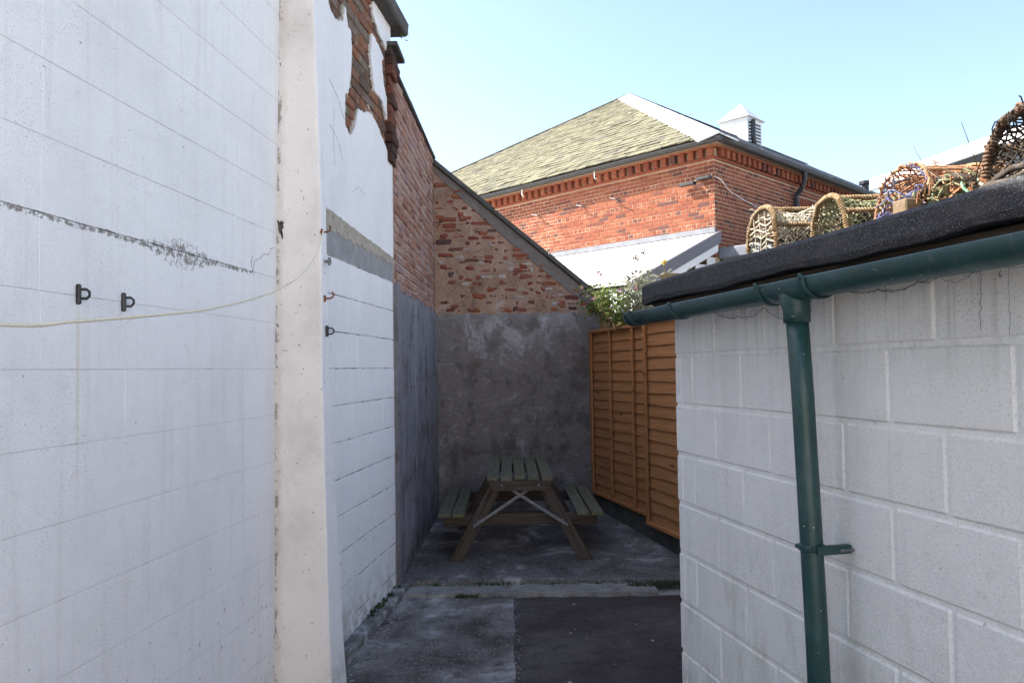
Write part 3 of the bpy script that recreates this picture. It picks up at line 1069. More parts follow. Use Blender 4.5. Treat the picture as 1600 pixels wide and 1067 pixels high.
# ================================================================== FENCE
def fence_panel(label, s0, s1, z0, z1, yo, battens, seed, nb, wavy):
    rng = random.Random(seed)
    t = thing('timber_fence', label, 'fence', (.89 + .2516 * s0, 8.75 - .9678 * s0, 0), FA, 'stained fence panels')
    W = s1 - s0
    H = z1 - z0
    p = (H - .06) / nb
    for i in range(nb):
        mb = MB()
        zz = z0 + .03 + i * p
        n = 14
        vs, fs = [], []
        for k in range(n + 1):
            x = W * k / n
            wv = (.006 * math.sin(k * .8 + i * 2.7) + .003 * math.sin(k * 2.3 + i * 1.7)) * wavy
            low, hi = zz - .012 + wv, zz + p + .012
            vs += [(x, .013 + yo, low), (x, .029 + yo, hi), (x, .037 + yo, hi), (x, .021 + yo, low)]
        for k in range(n):
            a, b = 4 * k, 4 * k + 4
            for q in range(4):
                r = (q + 1) % 4
                fs.append((a + q, b + q, b + r, a + r))
        fs += [(0, 1, 2, 3), (4 * n + 3, 4 * n + 2, 4 * n + 1, 4 * n)]
        mb.add(vs, fs)
        obj('slat', mb, M_fence, t)
    for bx, bw in battens:
        mb = MB()
        mb.cbox(bx - bw / 2 - s0, bx + bw / 2 - s0, -.016 + yo, .006 + yo, z0 + .034, z1 - .036, .003)
        obj('batten', mb, M_batten, t)
    for (a, b) in ((z1 - .034, z1), (z0, z0 + .032)):
        mb = MB()
        mb.cbox(0, W, -.018 + yo, .04 + yo, a, b, .003)
        obj('rail', mb, M_fence, t)
    return t
fence_panel('stained brown lap fence panel with four upright battens beside the gable wall', .0, 1.545, .29, 2.125, 0, [(.03, .05), (.595, .04), (1.19, .04), (1.51, .05)], 61, 17, .25)
fence_panel('taller brown lap fence panel without middle battens, partly behind the white shed', 1.58, 3.4, .24, 2.16, -.055, [(1.605, .05), (2.5, .04), (3.37, .05)], 62, 17, .55)
def on_fence(name, mb, mat, label, cat, group=None):
    return tag(obj(name, mb, mat, loc=(.89, 8.75, 0), rot=(0, 0, FA)), label, cat, group)
mb = MB()
mb.cbox(.17, .265, .05, .145, 0, 2.49, .006)
on_fence('fence_post', mb, M_post, 'pale timber post standing up behind the fence next to the gable wall', 'post')
mb = MB()
mb.cbox(.45, 1.9, .06, .11, 2.12, 2.235, .006, jit=.004, rng=rng)
on_fence('bed_board', mb, M_plank, 'weathered board holding back the planted bed just above the fence', 'board')
mb = MB()
mb.cbox(-.02, 3.4, .01, .05, .02, .27, .006)
on_fence('gravel_board', mb, M_cope, 'dark gravel board running under the fence panels', 'board')
mb = MB()
mb.box(.0, 3.4, .16, 2.3, 0, 2.17)
o = struct('planted_bank', mb, lump('dark_soil', None, [(.3, (.03, .025, .02)), (.7, (.07, .055, .04))], 9, .02, .8, 30), loc=(.89, 8.75, 0), rot=(0, 0, FA))

# ================================================================== PLANTS on the bank
M_leaf = Mat('leaf_green', .6, .3)
r_ = M_leaf.rnd(True)
def leafy(m, cols):
    c = m.ramp(m.rnd(True), cols)
    m.col(c)
    tr = m.N('ShaderNodeBsdfTranslucent')
    m.put(tr.inputs['Color'], c)
    mx = m.N('ShaderNodeMixShader')
    mx.inputs[0].default_value = .45
    m.nt.links.new(m.b.outputs[0], mx.inputs[1])
    m.nt.links.new(tr.outputs[0], mx.inputs[2])
    m.nt.links.new(mx.outputs[0], m.nt.nodes['Material Output'].inputs['Surface'])
leafy(M_leaf, [(0, (.06, .10, .02)), (.35, (.11, .17, .035)), (.6, (.18, .24, .06)), (.85, (.26, .30, .11))])
M_leafg = Mat('leaf_grey_green', .7, .2)
leafy(M_leafg, [(0, (.12, .15, .09)), (.4, (.24, .26, .17)), (.8, (.36, .36, .28))])
M_stem = Mat('dry_stem', .8, .2).col((.16, .13, .06))
M_flo = Mat('mauve_petals', .7, .2).col((.30, .10, .28))
M_flo2 = Mat('pink_petals', .7, .2).col((.50, .22, .32))
M_flo3 = Mat('brown_seed_head', .8, .1).col((.10, .06, .045))
M_floy = Mat('yellow_petals', .7, .2).col((.65, .48, .04))
M_dry = Mat('dry_grass', .8, .2).col((.50, .42, .26))
def leaf(mb, p, d, w, rng):
    d = Vector(d)
    side = d.cross(Vector((rng.uniform(-1, 1), rng.uniform(-1, 1), rng.uniform(-.3, 1)))).normalized() * w
    nrm = d.cross(side).normalized() * w * .3
    m = p + d * .5 + nrm
    mb.add([p, m + side, p + d, m - side], [(0, 1, 2), (0, 2, 3)])
def bush(label, x, y, z, rx, ry, h, nleaf, nstem, seed, mat, flowers, ln=.05):
    rng = random.Random(seed)
    t = thing('flowering_plant', label, 'plant', (x, y, z), 0, 'plants on the bank behind the fence')
    fo = MB()
    stems = MB()
    tips = []
    for i in range(nstem):
        a = rng.uniform(0, 6.28)
        b = Vector((rng.gauss(0, rx * .35), rng.gauss(0, ry * .35), -.03))
        hh = h * rng.uniform(.45, 1.0)
        tip = b + Vector((math.cos(a) * rx * rng.uniform(.2, .8), math.sin(a) * ry * rng.uniform(.2, .8), hh))
        mid = b.lerp(tip, .5) + Vector((rng.uniform(-.03, .03), rng.uniform(-.03, .03), .03))
        stems.tube([b, mid, tip], [.004, .003, .002], 4)
        tips.append(tip)
        for k in range(int(nleaf / nstem)):
            f = rng.random() ** .8
            p = (b.lerp(mid, f * 2) if f < .5 else mid.lerp(tip, f * 2 - 1))
            p = p + Vector((rng.gauss(0, .018), rng.gauss(0, .018), rng.gauss(0, .012)))
            aa = rng.uniform(0, 6.28)
            l = ln * rng.uniform(.5, 1.2)
            leaf(fo, p, (math.cos(aa) * l, math.sin(aa) * l, rng.uniform(-.5, .8) * l), l * .30, rng)
    obj('foliage', fo, mat, t, kind='stuff')
    obj('stems', stems, M_stem, t)
    for k in range(flowers[0]):
        tp = rng.choice(tips) + Vector((rng.gauss(0, .02), rng.gauss(0, .02), rng.uniform(-.02, .02)))
        fm = MB()
        for _ in range(26):
            q = Vector((rng.gauss(0, .011), rng.gauss(0, .011), rng.gauss(0, .010)))
            leaf(fm, q, (rng.uniform(-.012, .012), rng.uniform(-.012, .012), .01), .005, rng)
        obj('flower_head', fm, rng.choice(flowers[1]), t, loc=tuple(tp))
    return t
bush('bushy green plant with mauve flower heads spilling over beside the timber post', 1.10, 8.2, 2.24, .34, .3, .42, 850, 60, 71, M_leaf, (9, [M_flo, M_flo2, M_flo3]))
bush('grey green plant with pale stems between the fence top and shed gutter', 1.40, 7.6, 2.26, .36, .34, .46, 800, 60, 72, M_leafg, (7, [M_flo2, M_flo]))
bush('low leafy creeper trailing over the top of the timber post', .93, 8.45, 2.30, .10, .07, .18, 160, 12, 73, M_leaf, (2, [M_flo]), .05)
bush('dark green low plant filling the bed behind the board', 1.28, 7.95, 2.13, .32, .3, .22, 900, 30, 74, M_leaf, (3, [M_flo]))
# tall seed heads
rng = random.Random(75)
heads = ((1.29, 7.9, 2.82, M_flo3, 'tall brown seed head, left of the pair above the grey verge'), (1.36, 7.85, 2.87, M_flo3, 'tallest brown seed head, right of the pair above the grey verge'),
         (1.50, 7.5, 2.72, M_floy, 'single yellow flower on a leaning stem beside the shed roof'), (.985, 8.5, 2.74, M_flo, 'dark mauve flower head on a bare stem nearest the gable coping'))
for (x, y, z, mt, lab) in heads:
    t = thing('tall_flower', lab, 'flower', (x, y, 2.15), 0, 'tall flower stems over the bank')
    sm = MB()
    sm.tube([(0, 0, 0), (.015, 0, (z - 2.15) * .5), (0, 0, z - 2.15)], .0035, 5)
    obj('stem', sm, M_stem, t)
    fm = MB()
    for _ in range(60):
        q = Vector((rng.gauss(0, .018), rng.gauss(0, .018), z - 2.15 + rng.gauss(0, .02)))
        leaf(fm, q, (rng.uniform(-.02, .02), rng.uniform(-.02, .02), .014), .007, rng)
    obj('flower_head', fm, mt, t)

# ================================================================== PICNIC TABLE
TB = thing('picnic_table', 'weathered wooden picnic table with attached benches and mossy planks', 'picnic table', (.045, 7.2, slz(7.2) - .006), R(.5))
def part(name, mat, x0, x1, y0, y1, z0, z1, b=.004, loc=(0, 0, 0), rot=(0, 0, 0), parent=TB, jit=.0):
    mb = MB()
    # long axis to local x for the grain
    cx, cy, cz = (x0 + x1) / 2, (y0 + y1) / 2, (z0 + z1) / 2
    hx, hy, hz = (x1 - x0) / 2, (y1 - y0) / 2, (z1 - z0) / 2
    if hy >= hx and hy >= hz:
        mb.cbox(-hy, hy, -hx, hx, -hz, hz, b, jit=jit)
        rot = (rot[0], rot[1], rot[2] + math.pi / 2)
    else:
        mb.cbox(-hx, hx, -hy, hy, -hz, hz, b, jit=jit)
    return obj(name, mb, mat, parent, loc=(cx + loc[0], cy + loc[1], cz + loc[2]), rot=rot)
YN, YF = -.72, .72
tw, gap = .098, .016
for i in range(5):
    x = -.277 + i * (tw + gap)
    part('tabletop_plank', M_tmoss, x, x + tw, YN, YF, .685, .722, .004, rot=(0, random.uniform(-.01, .01), random.uniform(-.004, .004)), jit=.002)
for sgn in (-1, 1):
    for a in (.47, .59):
        x = a if sgn > 0 else -a - .105
        part('seat_plank', M_tmoss, x, x + .105, YN - .0, YF, .385, .42, .004, jit=.002)
ends = (YN + .13, YF - .13)
for e, y in enumerate(ends):
    # table beam under the planks, with cut corners
    mb = MB()
    mb.prism([(-.27, .684), (-.23, .60), (.23, .60), (.27, .684)], -.02, .02)
    obj('table_beam', mb, M_table, TB, loc=(0, y - .1, 0))
    part('seat_beam', M_table, -.66, .66, y + .035, y + .075, .285, .384, .004)
    for sgn in (-1, 1):
        xb, xt = .555 * sgn, .175 * sgn
        dx, dz = xt - xb, .684
        ang = math.atan2(dz, dx)
        ln = math.hypot(dx, dz)
        hw = .05
        k = hw / math.sin(math.atan2(dz, abs(dx)))
        mb = MB()
        mb.prism([(xb - k, 0), (xb + k, 0), (xt + k, .684), (xt - k, .684)], -.02, .02)
        mb2 = MB()
        M = Matrix.Rotation(-(ang), 4, 'Y')
        mb2.v = [tuple(M.inverted() @ Vector(v)) for v in mb.v]
        mb2.f = mb.f
        obj('leg', mb2, M_table, TB, loc=(0, y + .0, -.004 + (.02 if e else .0)), rot=(0, -ang, 0))
    for sgn, xo in ((-1, 0), (1, 0)):
        # flat steel braces from the table's middle to the legs
        p0, p1 = Vector((-.14 * sgn, .64)), Vector((.385 * sgn, .30))
        d = p1 - p0
        mb = MB()
        mb.cbox(-.01, d.length + .02, -.003, .003, -.0135, .0135, .002)
        yb = y - .026 - (.008 if sgn > 0 else 0) if e == 0 else y + .028 + (.008 if sgn > 0 else 0)
        obj('brace', mb, M_steel, TB, loc=(p0.x, yb, p0.y), rot=(0, -math.atan2(d.y, d.x), 0))
        bt = MB()
        for (bx, bz, by) in ((.155 * sgn, .645, y - .123), (.385 * sgn, .30, y - .042), (.36 * sgn, .335 + .0, y - .03)):
            bt.tube([(bx, by, bz), (bx, by - .008, bz)], .009, 8)
        obj('bolts', bt, M_steel, TB)

# ================================================================== SHED
ZT = 1.976
c = MB()
c.box(.0, 9.0, .012, 2.4, -.05, 2.005)
obj('wall_core', c, M_shed, SH)
rng = random.Random(81)
zs = [1.75 + .2262 * k for k in range(-8, 2)]
zs[-1] = 2.004
even = [.053, .18, .605, 1.03, 1.442, 1.867]
odd = [.0, .388, .808, 1.232, 1.648, 2.07]
for r, (z0, z1) in enumerate(zip(zs, zs[1:])):
    k = r - 8
    if k == 0:
        base = [-.01, .39, .79, 1.201, 1.626]
    elif k % 2 == -1 % 2 and (k % 2):
        base = [-.01] + even
    else:
        base = [-.01, .388, .808, 1.232, 1.648]
    xs = base[:]
    while xs[-1] < 2.9:
        xs.append(xs[-1] + .425)
    for a, b in zip(xs, xs[1:]):
        mb = MB()
        gx, gz = .005, .0055
        n1 = 9
        # block with a slightly crumbly rounded front edge
        j0 = rng.uniform(-.004, .003) if a < 0 else 0
        mb.cbox(a + gx * (a > 0) + j0, b - gx, rng.uniform(-.0012, .0012), .03, z0 + gz, z1 - gz, .008, jit=.0012, rng=rng)
        obj('block', mb, M_shed, SH)
mo = MB()
mo.box(-.004, 9.0, .0062, .0125, -.05, 2.003)
obj('mortar', mo, M_shed, SH)
# roof
rf = MB()
n = 60
vs, fs = [], []
rng = random.Random(82)
s0, s1 = -.07, 9.0
prof = []
for i in range(n + 1):
    s = s0 + (s1 - s0) * i / n
    w = -.012 + .006 * math.sin(s * 7.3) + .004 * math.sin(s * 17.1)
    zc = .004 * math.sin(s * 3.1)
    prof.append([(s, -.118 + w * .4, 2.012 + w), (s, -.124 + w * .5, 2.03 + w), (s, -.122 + w * .5, 2.078 + zc), (s, -.112, 2.093 + zc), (s, -.08, 2.097 + zc), (s, .3, 2.10 + zc), (s, 1.2, 2.118 + zc), (s, 2.5, 2.14), (s, 2.5, 2.01), (s, .0, 2.008), (s, -.10, 2.009 + w)])
m_ = len(prof[0])
for p in prof:
    vs += p
for i in range(n):
    for k in range(m_):
        l = (k + 1) % m_
        fs.append((i * m_ + k, i * m_ + l, (i + 1) * m_ + l, (i + 1) * m_ + k))
fs.append(tuple(range(m_)))
fs.append(tuple(n * m_ + k for k in range(m_))[::-1])
rf.add(vs, [f[::-1] for f in fs])
obj('felt_roof', rf, M_felt, SH)
fb = MB()
fb.cbox(-.05, 9.0, -.085, -.004, 1.95, 1.998, .003)
obj('fascia_board', fb, M_fascia, SH)
# gutter
gu = MB()
def halfround(mb, x0, x1, y, z, r, th=.003, n=12, nx=30):
    vs, fs = [], []
    for i in range(nx + 1):
        x = x0 + (x1 - x0) * i / nx
        for k in range(n + 1):
            a = math.pi + math.pi * k / n
            vs.append((x, y + r * math.cos(a), z + r * math.sin(a)))
        for k in range(n, -1, -1):
            a = math.pi + math.pi * k / n
            vs.append((x, y + (r - th) * math.cos(a), z + (r - th) * math.sin(a) + (.004 if k in (0, n) else 0)))
    w = 2 * (n + 1)
    for i in range(nx):
        for k in range(w):
            l = (k + 1) % w
            fs.append((i * w + k, (i + 1) * w + k, (i + 1) * w + l, i * w + l))
    fs.append(tuple(range(w)))
    fs.append(tuple(nx * w + k for k in range(w))[::-1])
    mb.add(vs, fs)
GY, GZ, GR = -.135, 1.957, .056
halfround(gu, -.17, 9.0, GY, GZ, GR)
gut = obj('gutter', gu, M_green, SH, smooth=True)
PS = 1.20
def band(x0, x1, r, mat=M_green, name='gutter_bracket', parent=gut):
    mb = MB()
    halfround(mb, x0, x1, GY, GZ, r, .006, 12, 1)
    mb.cbox(x0, x1, GY - r - .003, GY - r + .008, GZ - .006, GZ + .010, .002)
    mb.cbox(x0, x1, GY + r - .008, -.1, GZ - .01, GZ + .006, .002)
    return obj(name, mb, mat, parent)
ec = MB()
ec.v, ec.f = [], []
vs = [(-.174, GY + (GR + .003) * math.cos(math.pi + math.pi * k / 14), GZ + (GR + .003) * math.sin(math.pi + math.pi * k / 14)) for k in range(15)]
ec.add(vs + [(v[0] + .022, v[1], v[2]) for v in vs], [tuple(range(15))] + [(k, k + 15, k + 16, k + 1) for k in range(14)])
obj('end_cap', ec, M_green, gut)
band(-.10, -.075, .060)
band(.36, .385, .061)
band(2.25, 2.275, .061)
band(3.4, 3.43, .061)
# running outlet
ol = MB()
halfround(ol, PS - .135, PS + .135, GY, GZ, .0605, .004, 12, 4)
halfround(ol, PS - .14, PS - .115, GY, GZ, .0635, .004, 12, 1)
halfround(ol, PS + .115, PS + .14, GY, GZ, .0635, .004, 12, 1)
ol.tube([(PS, GY, GZ - .035), (PS, GY, GZ - .07), (PS, GY + .004, GZ - .085), (PS, GY + .004, GZ - .125)], [.052, .043, .041, .041], 24)
for xx in (PS - .127, PS + .127):
    ol.cbox(xx - .006, xx + .006, GY - .069, GY - .058, GZ - .004, GZ + .012, .002)
oo = obj('gutter_outlet', ol, M_green, gut, smooth=False)
for p in oo.data.polygons:
    p.use_smooth = True
dp = MB()
dp.tube([(PS, GY + .004, GZ - .10), (PS + .003, GY + .015, 1.6), (PS + .009, GY + .035, .9), (PS + .016, GY + .05, .0)], .034, 24)
dpo = obj('downpipe', dp, M_green, SH, smooth=True)
ck = MB()
zc = 1.13
px_, py_ = PS + .0074, GY + .0285
ck.tube([(px_ + .0365 * math.cos(a), py_ + .0365 * math.sin(a), zc) for a in [i * math.pi / 10 for i in range(20)]], .004, 6, True)
ck.tube([(px_ + .0365 * math.cos(a), py_ + .0365 * math.sin(a), zc + .012) for a in [i * math.pi / 10 for i in range(20)]], .004, 6, True)
ck.cbox(px_ - .0372, px_ + .0372, py_ - .0372, py_ - .02, zc - .0, zc + .012, .003)
ck.cbox(px_ + .03, px_ + .052, py_ - .01, -.003, zc - .009, zc + .018, .003)
obj('pipe_clip', ck, M_green, dpo)
sw_ = MB()
sw_.tube([(px_ + .058, -.05, zc + .004), (px_ + .058, -.002, zc + .004)], .005, 8)
obj('screw', sw_, M_steel, dpo)

# cobwebs under the gutter
cw = MB()
rng = random.Random(91)
def strand(p, q, sag, r=.0007):
    p, q = Vector(p), Vector(q)
    pts = []
    for i in range(13):
        t = i / 12
        pts.append(p.lerp(q, t) + Vector((rng.uniform(-.004, .004), 0, -sag * 4 * t * (1 - t) + rng.uniform(-.003, .003))))
    cw.tube(pts, r * rng.uniform(.7, 1.3), 3)
main = [(.42, -.012, 1.925), (.62, -.01, 1.89), (.8, -.01, 1.91), (.98, -.012, 1.86), (1.0, -.012, 1.93)]
for a, b in zip(main, main[1:]):
    strand(a, b, .015, .001)
main = [(1.26, -.012, 1.935), (1.42, -.01, 1.912), (1.58, -.01, 1.918), (1.66, -.012, 1.94), (1.74, -.02, 1.925), (1.9, -.02, 1.95)]
for a, b in zip(main, main[1:]):
    strand(a, b, .012, .001)
    strand(a, (b[0] + .03, b[1], b[2] + .012), .02, .0007)
for _ in range(26):
    x = rng.choice((rng.gauss(1.82, .07), rng.gauss(1.85, .05), rng.uniform(.3, 1.0)))
    z = rng.uniform(1.89, 1.965)
    strand((x, -.012, z), (x + rng.uniform(-.12, .12), -.012, z + rng.uniform(-.05, .03)), rng.uniform(0, .02), .0005)
for x, l in ((1.79, .15), (1.87, .17), (1.46, .05), (1.1, .08), (.9, .07)):
    strand((x, -.012, 1.93), (x + rng.uniform(-.01, .01), -.012, 1.93 - l), 0, .0006)
obj('cobwebs', cw, M_cob, kind='stuff', loc=tuple(SH.location), rot=tuple(SH.rotation_euler))

# ================================================================== LOBSTER POTS on the shed roof
def rope_mat(name, a, b):
    m = Mat(name, .95, .1)
    v = m.N('ShaderNodeNewGeometry').outputs['Position']
    c = m.mix(m.sm(m.noise(v, 28, 4, .7), .35, .7), a, b)
    c = m.mix(m.mul(m.sm(m.noise(v, 120, 3, .7), .5, .7), .6), c, tuple(k * .4 for k in a))
    m.col(c)
    m.bump(m.noise(v, 250, 3), .6, .004)
    return m
R_tan = rope_mat('tan_rope', (.20, .13, .07), (.38, .28, .17))
R_dark = rope_mat('dark_rope', (.05, .042, .036), (.13, .11, .09))
R_green = rope_mat('green_twine', (.17, .19, .10), (.40, .38, .24))
R_pale = rope_mat('pale_twine', (.42, .37, .28), (.60, .55, .44))
R_orange = rope_mat('orange_twine', (.34, .15, .07), (.52, .32, .20))
R_blue = rope_mat('blue_twine', (.08, .085, .19), (.34, .36, .48))
R_rusty = rope_mat('rust_rope', (.13, .075, .05), (.25, .165, .11))
R_teal = rope_mat('teal_twine', (.10, .24, .16), (.24, .38, .28))

def dpath(w, h, n=44):                   # D outline from (-w/2,0) over the top to (w/2,0)
    pts = []
    hs = h - w / 2 * .95
    hs = max(hs, h * .3)
    a_h = h - hs
    k = max(3, int(n * .22))
    for i in range(k):
        pts.append((-w / 2, hs * i / k))
    m = n - 2 * k
    for i in range(m + 1):
        a = math.pi - math.pi * i / m
        ca, sa = math.cos(a), math.sin(a)
        pts.append((w / 2 * math.copysign(abs(ca) ** .8, ca), hs + a_h * abs(sa) ** .8))
    for i in range(k - 1, -1, -1):
        pts.append((w / 2, hs * i / k))
    # even spacing
    L = [0]
    for p, q in zip(pts, pts[1:]):
        L.append(L[-1] + math.dist(p, q))
    out = []
    for i in range(n + 1):
        t = L[-1] * i / n
        for j in range(len(L) - 1):
            if L[j] <= t <= L[j + 1] + 1e-9:
                f = (t - L[j]) / max(1e-9, L[j + 1] - L[j])
                out.append((pts[j][0] + (pts[j + 1][0] - pts[j][0]) * f, pts[j][1] + (pts[j + 1][1] - pts[j][1]) * f))
                break
    return out

def lumpy(pts, r, rng, k=.25, n=7, mb=None):
    return mb.tube(pts, [r * (1 + k * math.sin(i * 2.1) + rng.uniform(-k, k) * .6) for i in range(len(pts))], n)

def fine(pts, m):
    out = []
    pts = [Vector(p) for p in pts]
    for a, b in zip(pts, pts[1:]):
        for i in range(m):
            out.append(a.lerp(b, i / m))
    out.append(pts[-1])
    return out

def wrap(mb, pts, r, wr, pitch, n=4):   # rope wound round a path
    P = fine(pts, 1)
    L = [0]
    for a, b in zip(P, P[1:]):
        L.append(L[-1] + (b - a).length)
    N_ = int(L[-1] / pitch * 8)
    out = []
    j = 0
    for i in range(N_ + 1):
        t = L[-1] * i / N_
        while j < len(L) - 2 and L[j + 1] < t:
            j += 1
        f = (t - L[j]) / max(1e-9, L[j + 1] - L[j])
        c_ = P[j].lerp(P[j + 1], f)
        d = (P[j + 1] - P[j]).normalized()
        a = d.orthogonal().normalized() if abs(d.x) > .9 else Vector((1, 0, 0)) - d * d.x
        a.normalize()
        b = d.cross(a)
        an = i / 8 * 2 * math.pi
        out.append(c_ + (a * math.cos(an) + b * math.sin(an)) * r)
    mb.tube(out, wr, n)

def creel(label, x, y, z, w, h, L, rotz, seed, hoopm, netm, endm, tw=.0032, wrapped=True, ladder=False, tilt=(0, 0), lower=None, hoopr=.011, cell=.031):
    rng = random.Random(seed)
    t = thing('lobster_pot', label, 'lobster pot', (x, y, z), rotz, 'lobster pots on the shed roof')
    t.rotation_euler = (tilt[0], tilt[1], rotz)
    D = dpath(w, h)
    for hx in (0, L * .5, L):
        mb = MB()
        kx, ky = rng.uniform(-.02, .02), rng.uniform(-.06, .06)
        pts = [Vector((hx + rng.uniform(-.004, .004) + kx * b / h, a + ky * b + .004 * math.sin(b * 40 + hx), b)) for a, b in D]
        mb.tube(pts, hoopr * .8, 6)
        if wrapped:
            wrap(mb, pts, hoopr * 1.0, hoopr * .5, hoopr * 1.05)
        obj('hoop', mb, hoopm, t, smooth=True)
    mb = MB()
    for yy in (-w / 2, 0, w / 2):
        mb.cbox(-.02, L + .02, yy - .012, yy + .012, -.012, .008, .003)
    for xx in (0, L * .5, L):
        mb.cbox(xx - .014, xx + .014, -w / 2 - .012, w / 2 + .012, -.012 - .002, .010, .003)
    obj('base_frame', mb, M_post if hoopm is not R_dark else M_fascia, t)
    for (a, b) in (D[len(D) // 2], D[len(D) // 4], D[3 * len(D) // 4]):
        mb = MB()
        pts = [Vector((L * i / 30, a + rng.uniform(-.002, .002), b)) for i in range(31)]
        mb.tube(pts, hoopr * .7, 6)
        if wrapped:
            wrap(mb, pts, hoopr * .9, .0045, .012)
        obj('bar', mb, hoopm, t, smooth=True)
    if wrapped:
        mb = MB()
        for hx in (0, L * .5, L):
            for q in range(46):
                a, b = rng.choice(D)
                p0 = Vector((hx + rng.uniform(-.01, .01), a, b))
                d0 = Vector((rng.uniform(-.03, .03), rng.uniform(-.025, .025), rng.uniform(-.05, .02)))
                mb.tube([p0, p0 + d0 * .6 + Vector((0, 0, .008)), p0 + d0], .0022, 3)
        obj('loose_ends', mb, netm, t, kind='stuff')
    # netting round the body : two families of slanting twines
    mb = MB()
    nD = len(D) - 1
    plen = 1.0
    peri = sum(math.dist(p, q) for p, q in zip(D, D[1:]))
    nn = int((L + peri) / cell)
    def surf(u, xx):
        u = min(max(u, 0), 1) * nD
        i = min(int(u), nD - 1)
        f = u - i
        a = D[i][0] + (D[i + 1][0] - D[i][0]) * f
        b = D[i][1] + (D[i + 1][1] - D[i][1]) * f
        sag = 1 - .10 * math.sin(math.pi * ((xx / (L * .5)) % 1.0))
        return Vector((xx, a * sag, b * (sag if b > .02 else 1)))
    for sg in (1, -1):
        for i in range(nn + 1):
            c0 = i * cell * 1.0
            pts = []
            steps = int(peri / .018)
            for k in range(steps + 1):
                sarc = peri * k / steps
                xx = (c0 - sarc) if sg > 0 else (c0 - peri + sarc)
                if 0 <= xx <= L:
                    q = surf(sarc / peri, xx)
                    pts.append(q + Vector((rng.uniform(-.008, .008), rng.uniform(-.009, .009), rng.uniform(-.009, .009))))
            if len(pts) > 2:
                mb.tube(pts, tw, 4)
    obj('body_net', mb, netm, t)
    # end net
    def end_net(xx, matl, ladder):
        mb = MB()
        cz = h * .5
        if ladder:
            k = 10
            for i in range(k):
                zz = h * (.08 + .86 * i / k)
                hw = [abs(a) for a, b in D if abs(b - zz) < h * .06]
                hw = max(hw) if hw else w * .3
                pts = [Vector((xx + rng.uniform(-.006, .01), -hw + 2 * hw * q / 8, zz + .010 * math.sin(q * 1.4 + i) + .03 * (q / 8 - .5))) for q in range(9)]
                mb.tube(pts, tw * 1.1, 4)
            for yy in (-.18, .02, .22):
                pts = [Vector((xx, w * yy + .01 * math.sin(q), h * .94 * q / 8)) for q in range(9)]
                mb.tube(pts, tw, 4)
        else:
            c2 = cell * .8
            for sg in (1, -1):
                for i in range(-20, 21):
                    pts = []
                    for q in range(40):
                        zz = h * q / 39
                        yy = i * c2 + sg * (zz - cz)
                        # inside the D ?
                        hw = 0
                        for a, b in D:
                            if abs(b - zz) < h * .035:
                                hw = max(hw, abs(a))
                        if abs(yy) <= hw:
                            dep = .08 * max(0, 1 - (yy * yy / (w * w * .25) + (zz - cz) ** 2 / (h * h * .25)))
                            pts.append(Vector((xx + (dep if xx == 0 else -dep), yy + rng.uniform(-.003, .003), zz + rng.uniform(-.003, .003))))
                        elif pts:
                            break
                    if len(pts) > 2:
                        mb.tube(pts, tw * .85, 4)
        obj('end_net', mb, matl, t)
    end_net(0, endm, ladder)
    mb = MB()                            # tangled twine hanging inside and over the top
    for q in range(70):
        c_ = Vector((rng.uniform(0, L), rng.uniform(-w * .45, w * .45), rng.uniform(.02, h * .92)))
        pts = [c_]
        for i in range(7):
            pts.append(pts[-1] + Vector((rng.uniform(-.03, .03), rng.uniform(-.025, .025), rng.uniform(-.022, .018))))
        mb.tube(catmull(pts, 3), .0022, 3)
    obj('tangled_twine', mb, hoopm, t, kind='stuff')
    end_net(L, endm, False)
    if lower:                            # coiled twine lying inside
        mb = MB()
        for q in range(lower[1]):
            c_ = Vector((rng.uniform(.03, L * .8), rng.uniform(-w * .38, w * .38), rng.uniform(.01, h * lower[2])))
            pts = []
            ph, tl = rng.uniform(0, 6.28), rng.uniform(.02, .06)
            for i in range(9):
                a = ph + i * .55
                pts.append(c_ + Vector((tl * math.cos(a), tl * math.sin(a), .02 * math.sin(a * 2 + ph))))
            mb.tube(pts, .0035, 4)
        obj('twine_coil', mb, lower[0], t)
    return t

creel('tan rope covered lobster pot with ladder netted end, furthest along the roof', 1.19, 3.63, 2.115, .36, .325, .50, R(2), 101, R_tan, R_pale, R_pale, ladder=True, hoopr=.0095, lower=(R_dark, 150, .6))
creel('lobster pot with pale green diamond netting, second from the far end of the roof', 1.36, 3.24, 2.11, .37, .295, .52, R(-2), 102, R_tan, R_green, R_green, hoopr=.0095, lower=(R_dark, 220, .7))
creel('orange framed lobster pot with blue twine inside, raised on a timber block', 1.41, 2.76, 2.225, .33, .185, .52, R(3), 103, R_orange, R_orange, R_blue, wrapped=False, hoopr=.008, cell=.035, lower=(R_blue, 130, .5))
sq = creel('squat dark hooped lobster pot full of orange and green twine below the tall one', 1.29, 2.30, 2.10, .32, .15, .50, R(4), 104, R_dark, R_orange, R_green, hoopr=.008, cell=.03, lower=(R_green, 170, .95))
rng = random.Random(1041)
for mt, cnt in ((R_orange, 170), (R_teal, 60), (R_pale, 60)):
    mb = MB()
    for q in range(cnt):
        c_ = Vector((rng.uniform(.03, .36), rng.uniform(-.18, .10), rng.uniform(.01, .14)))
        ph, tl = rng.uniform(0, 6.28), rng.uniform(.015, .05)
        mb.tube([c_ + Vector((tl * math.cos(ph + i * .5), tl * math.sin(ph + i * .5), .025 * math.sin(i * .9 + ph))) for i in range(9)], .0045, 4)
    obj('twine_heap', mb, mt, sq)
creel('tall rust brown rope bound lobster pot at the near end of the roof', 1.315, 1.96, 2.12, .35, .235, .50, R(-3), 105, R_rusty, R_dark, R_dark, hoopr=.0105, cell=.030, tw=.0030)
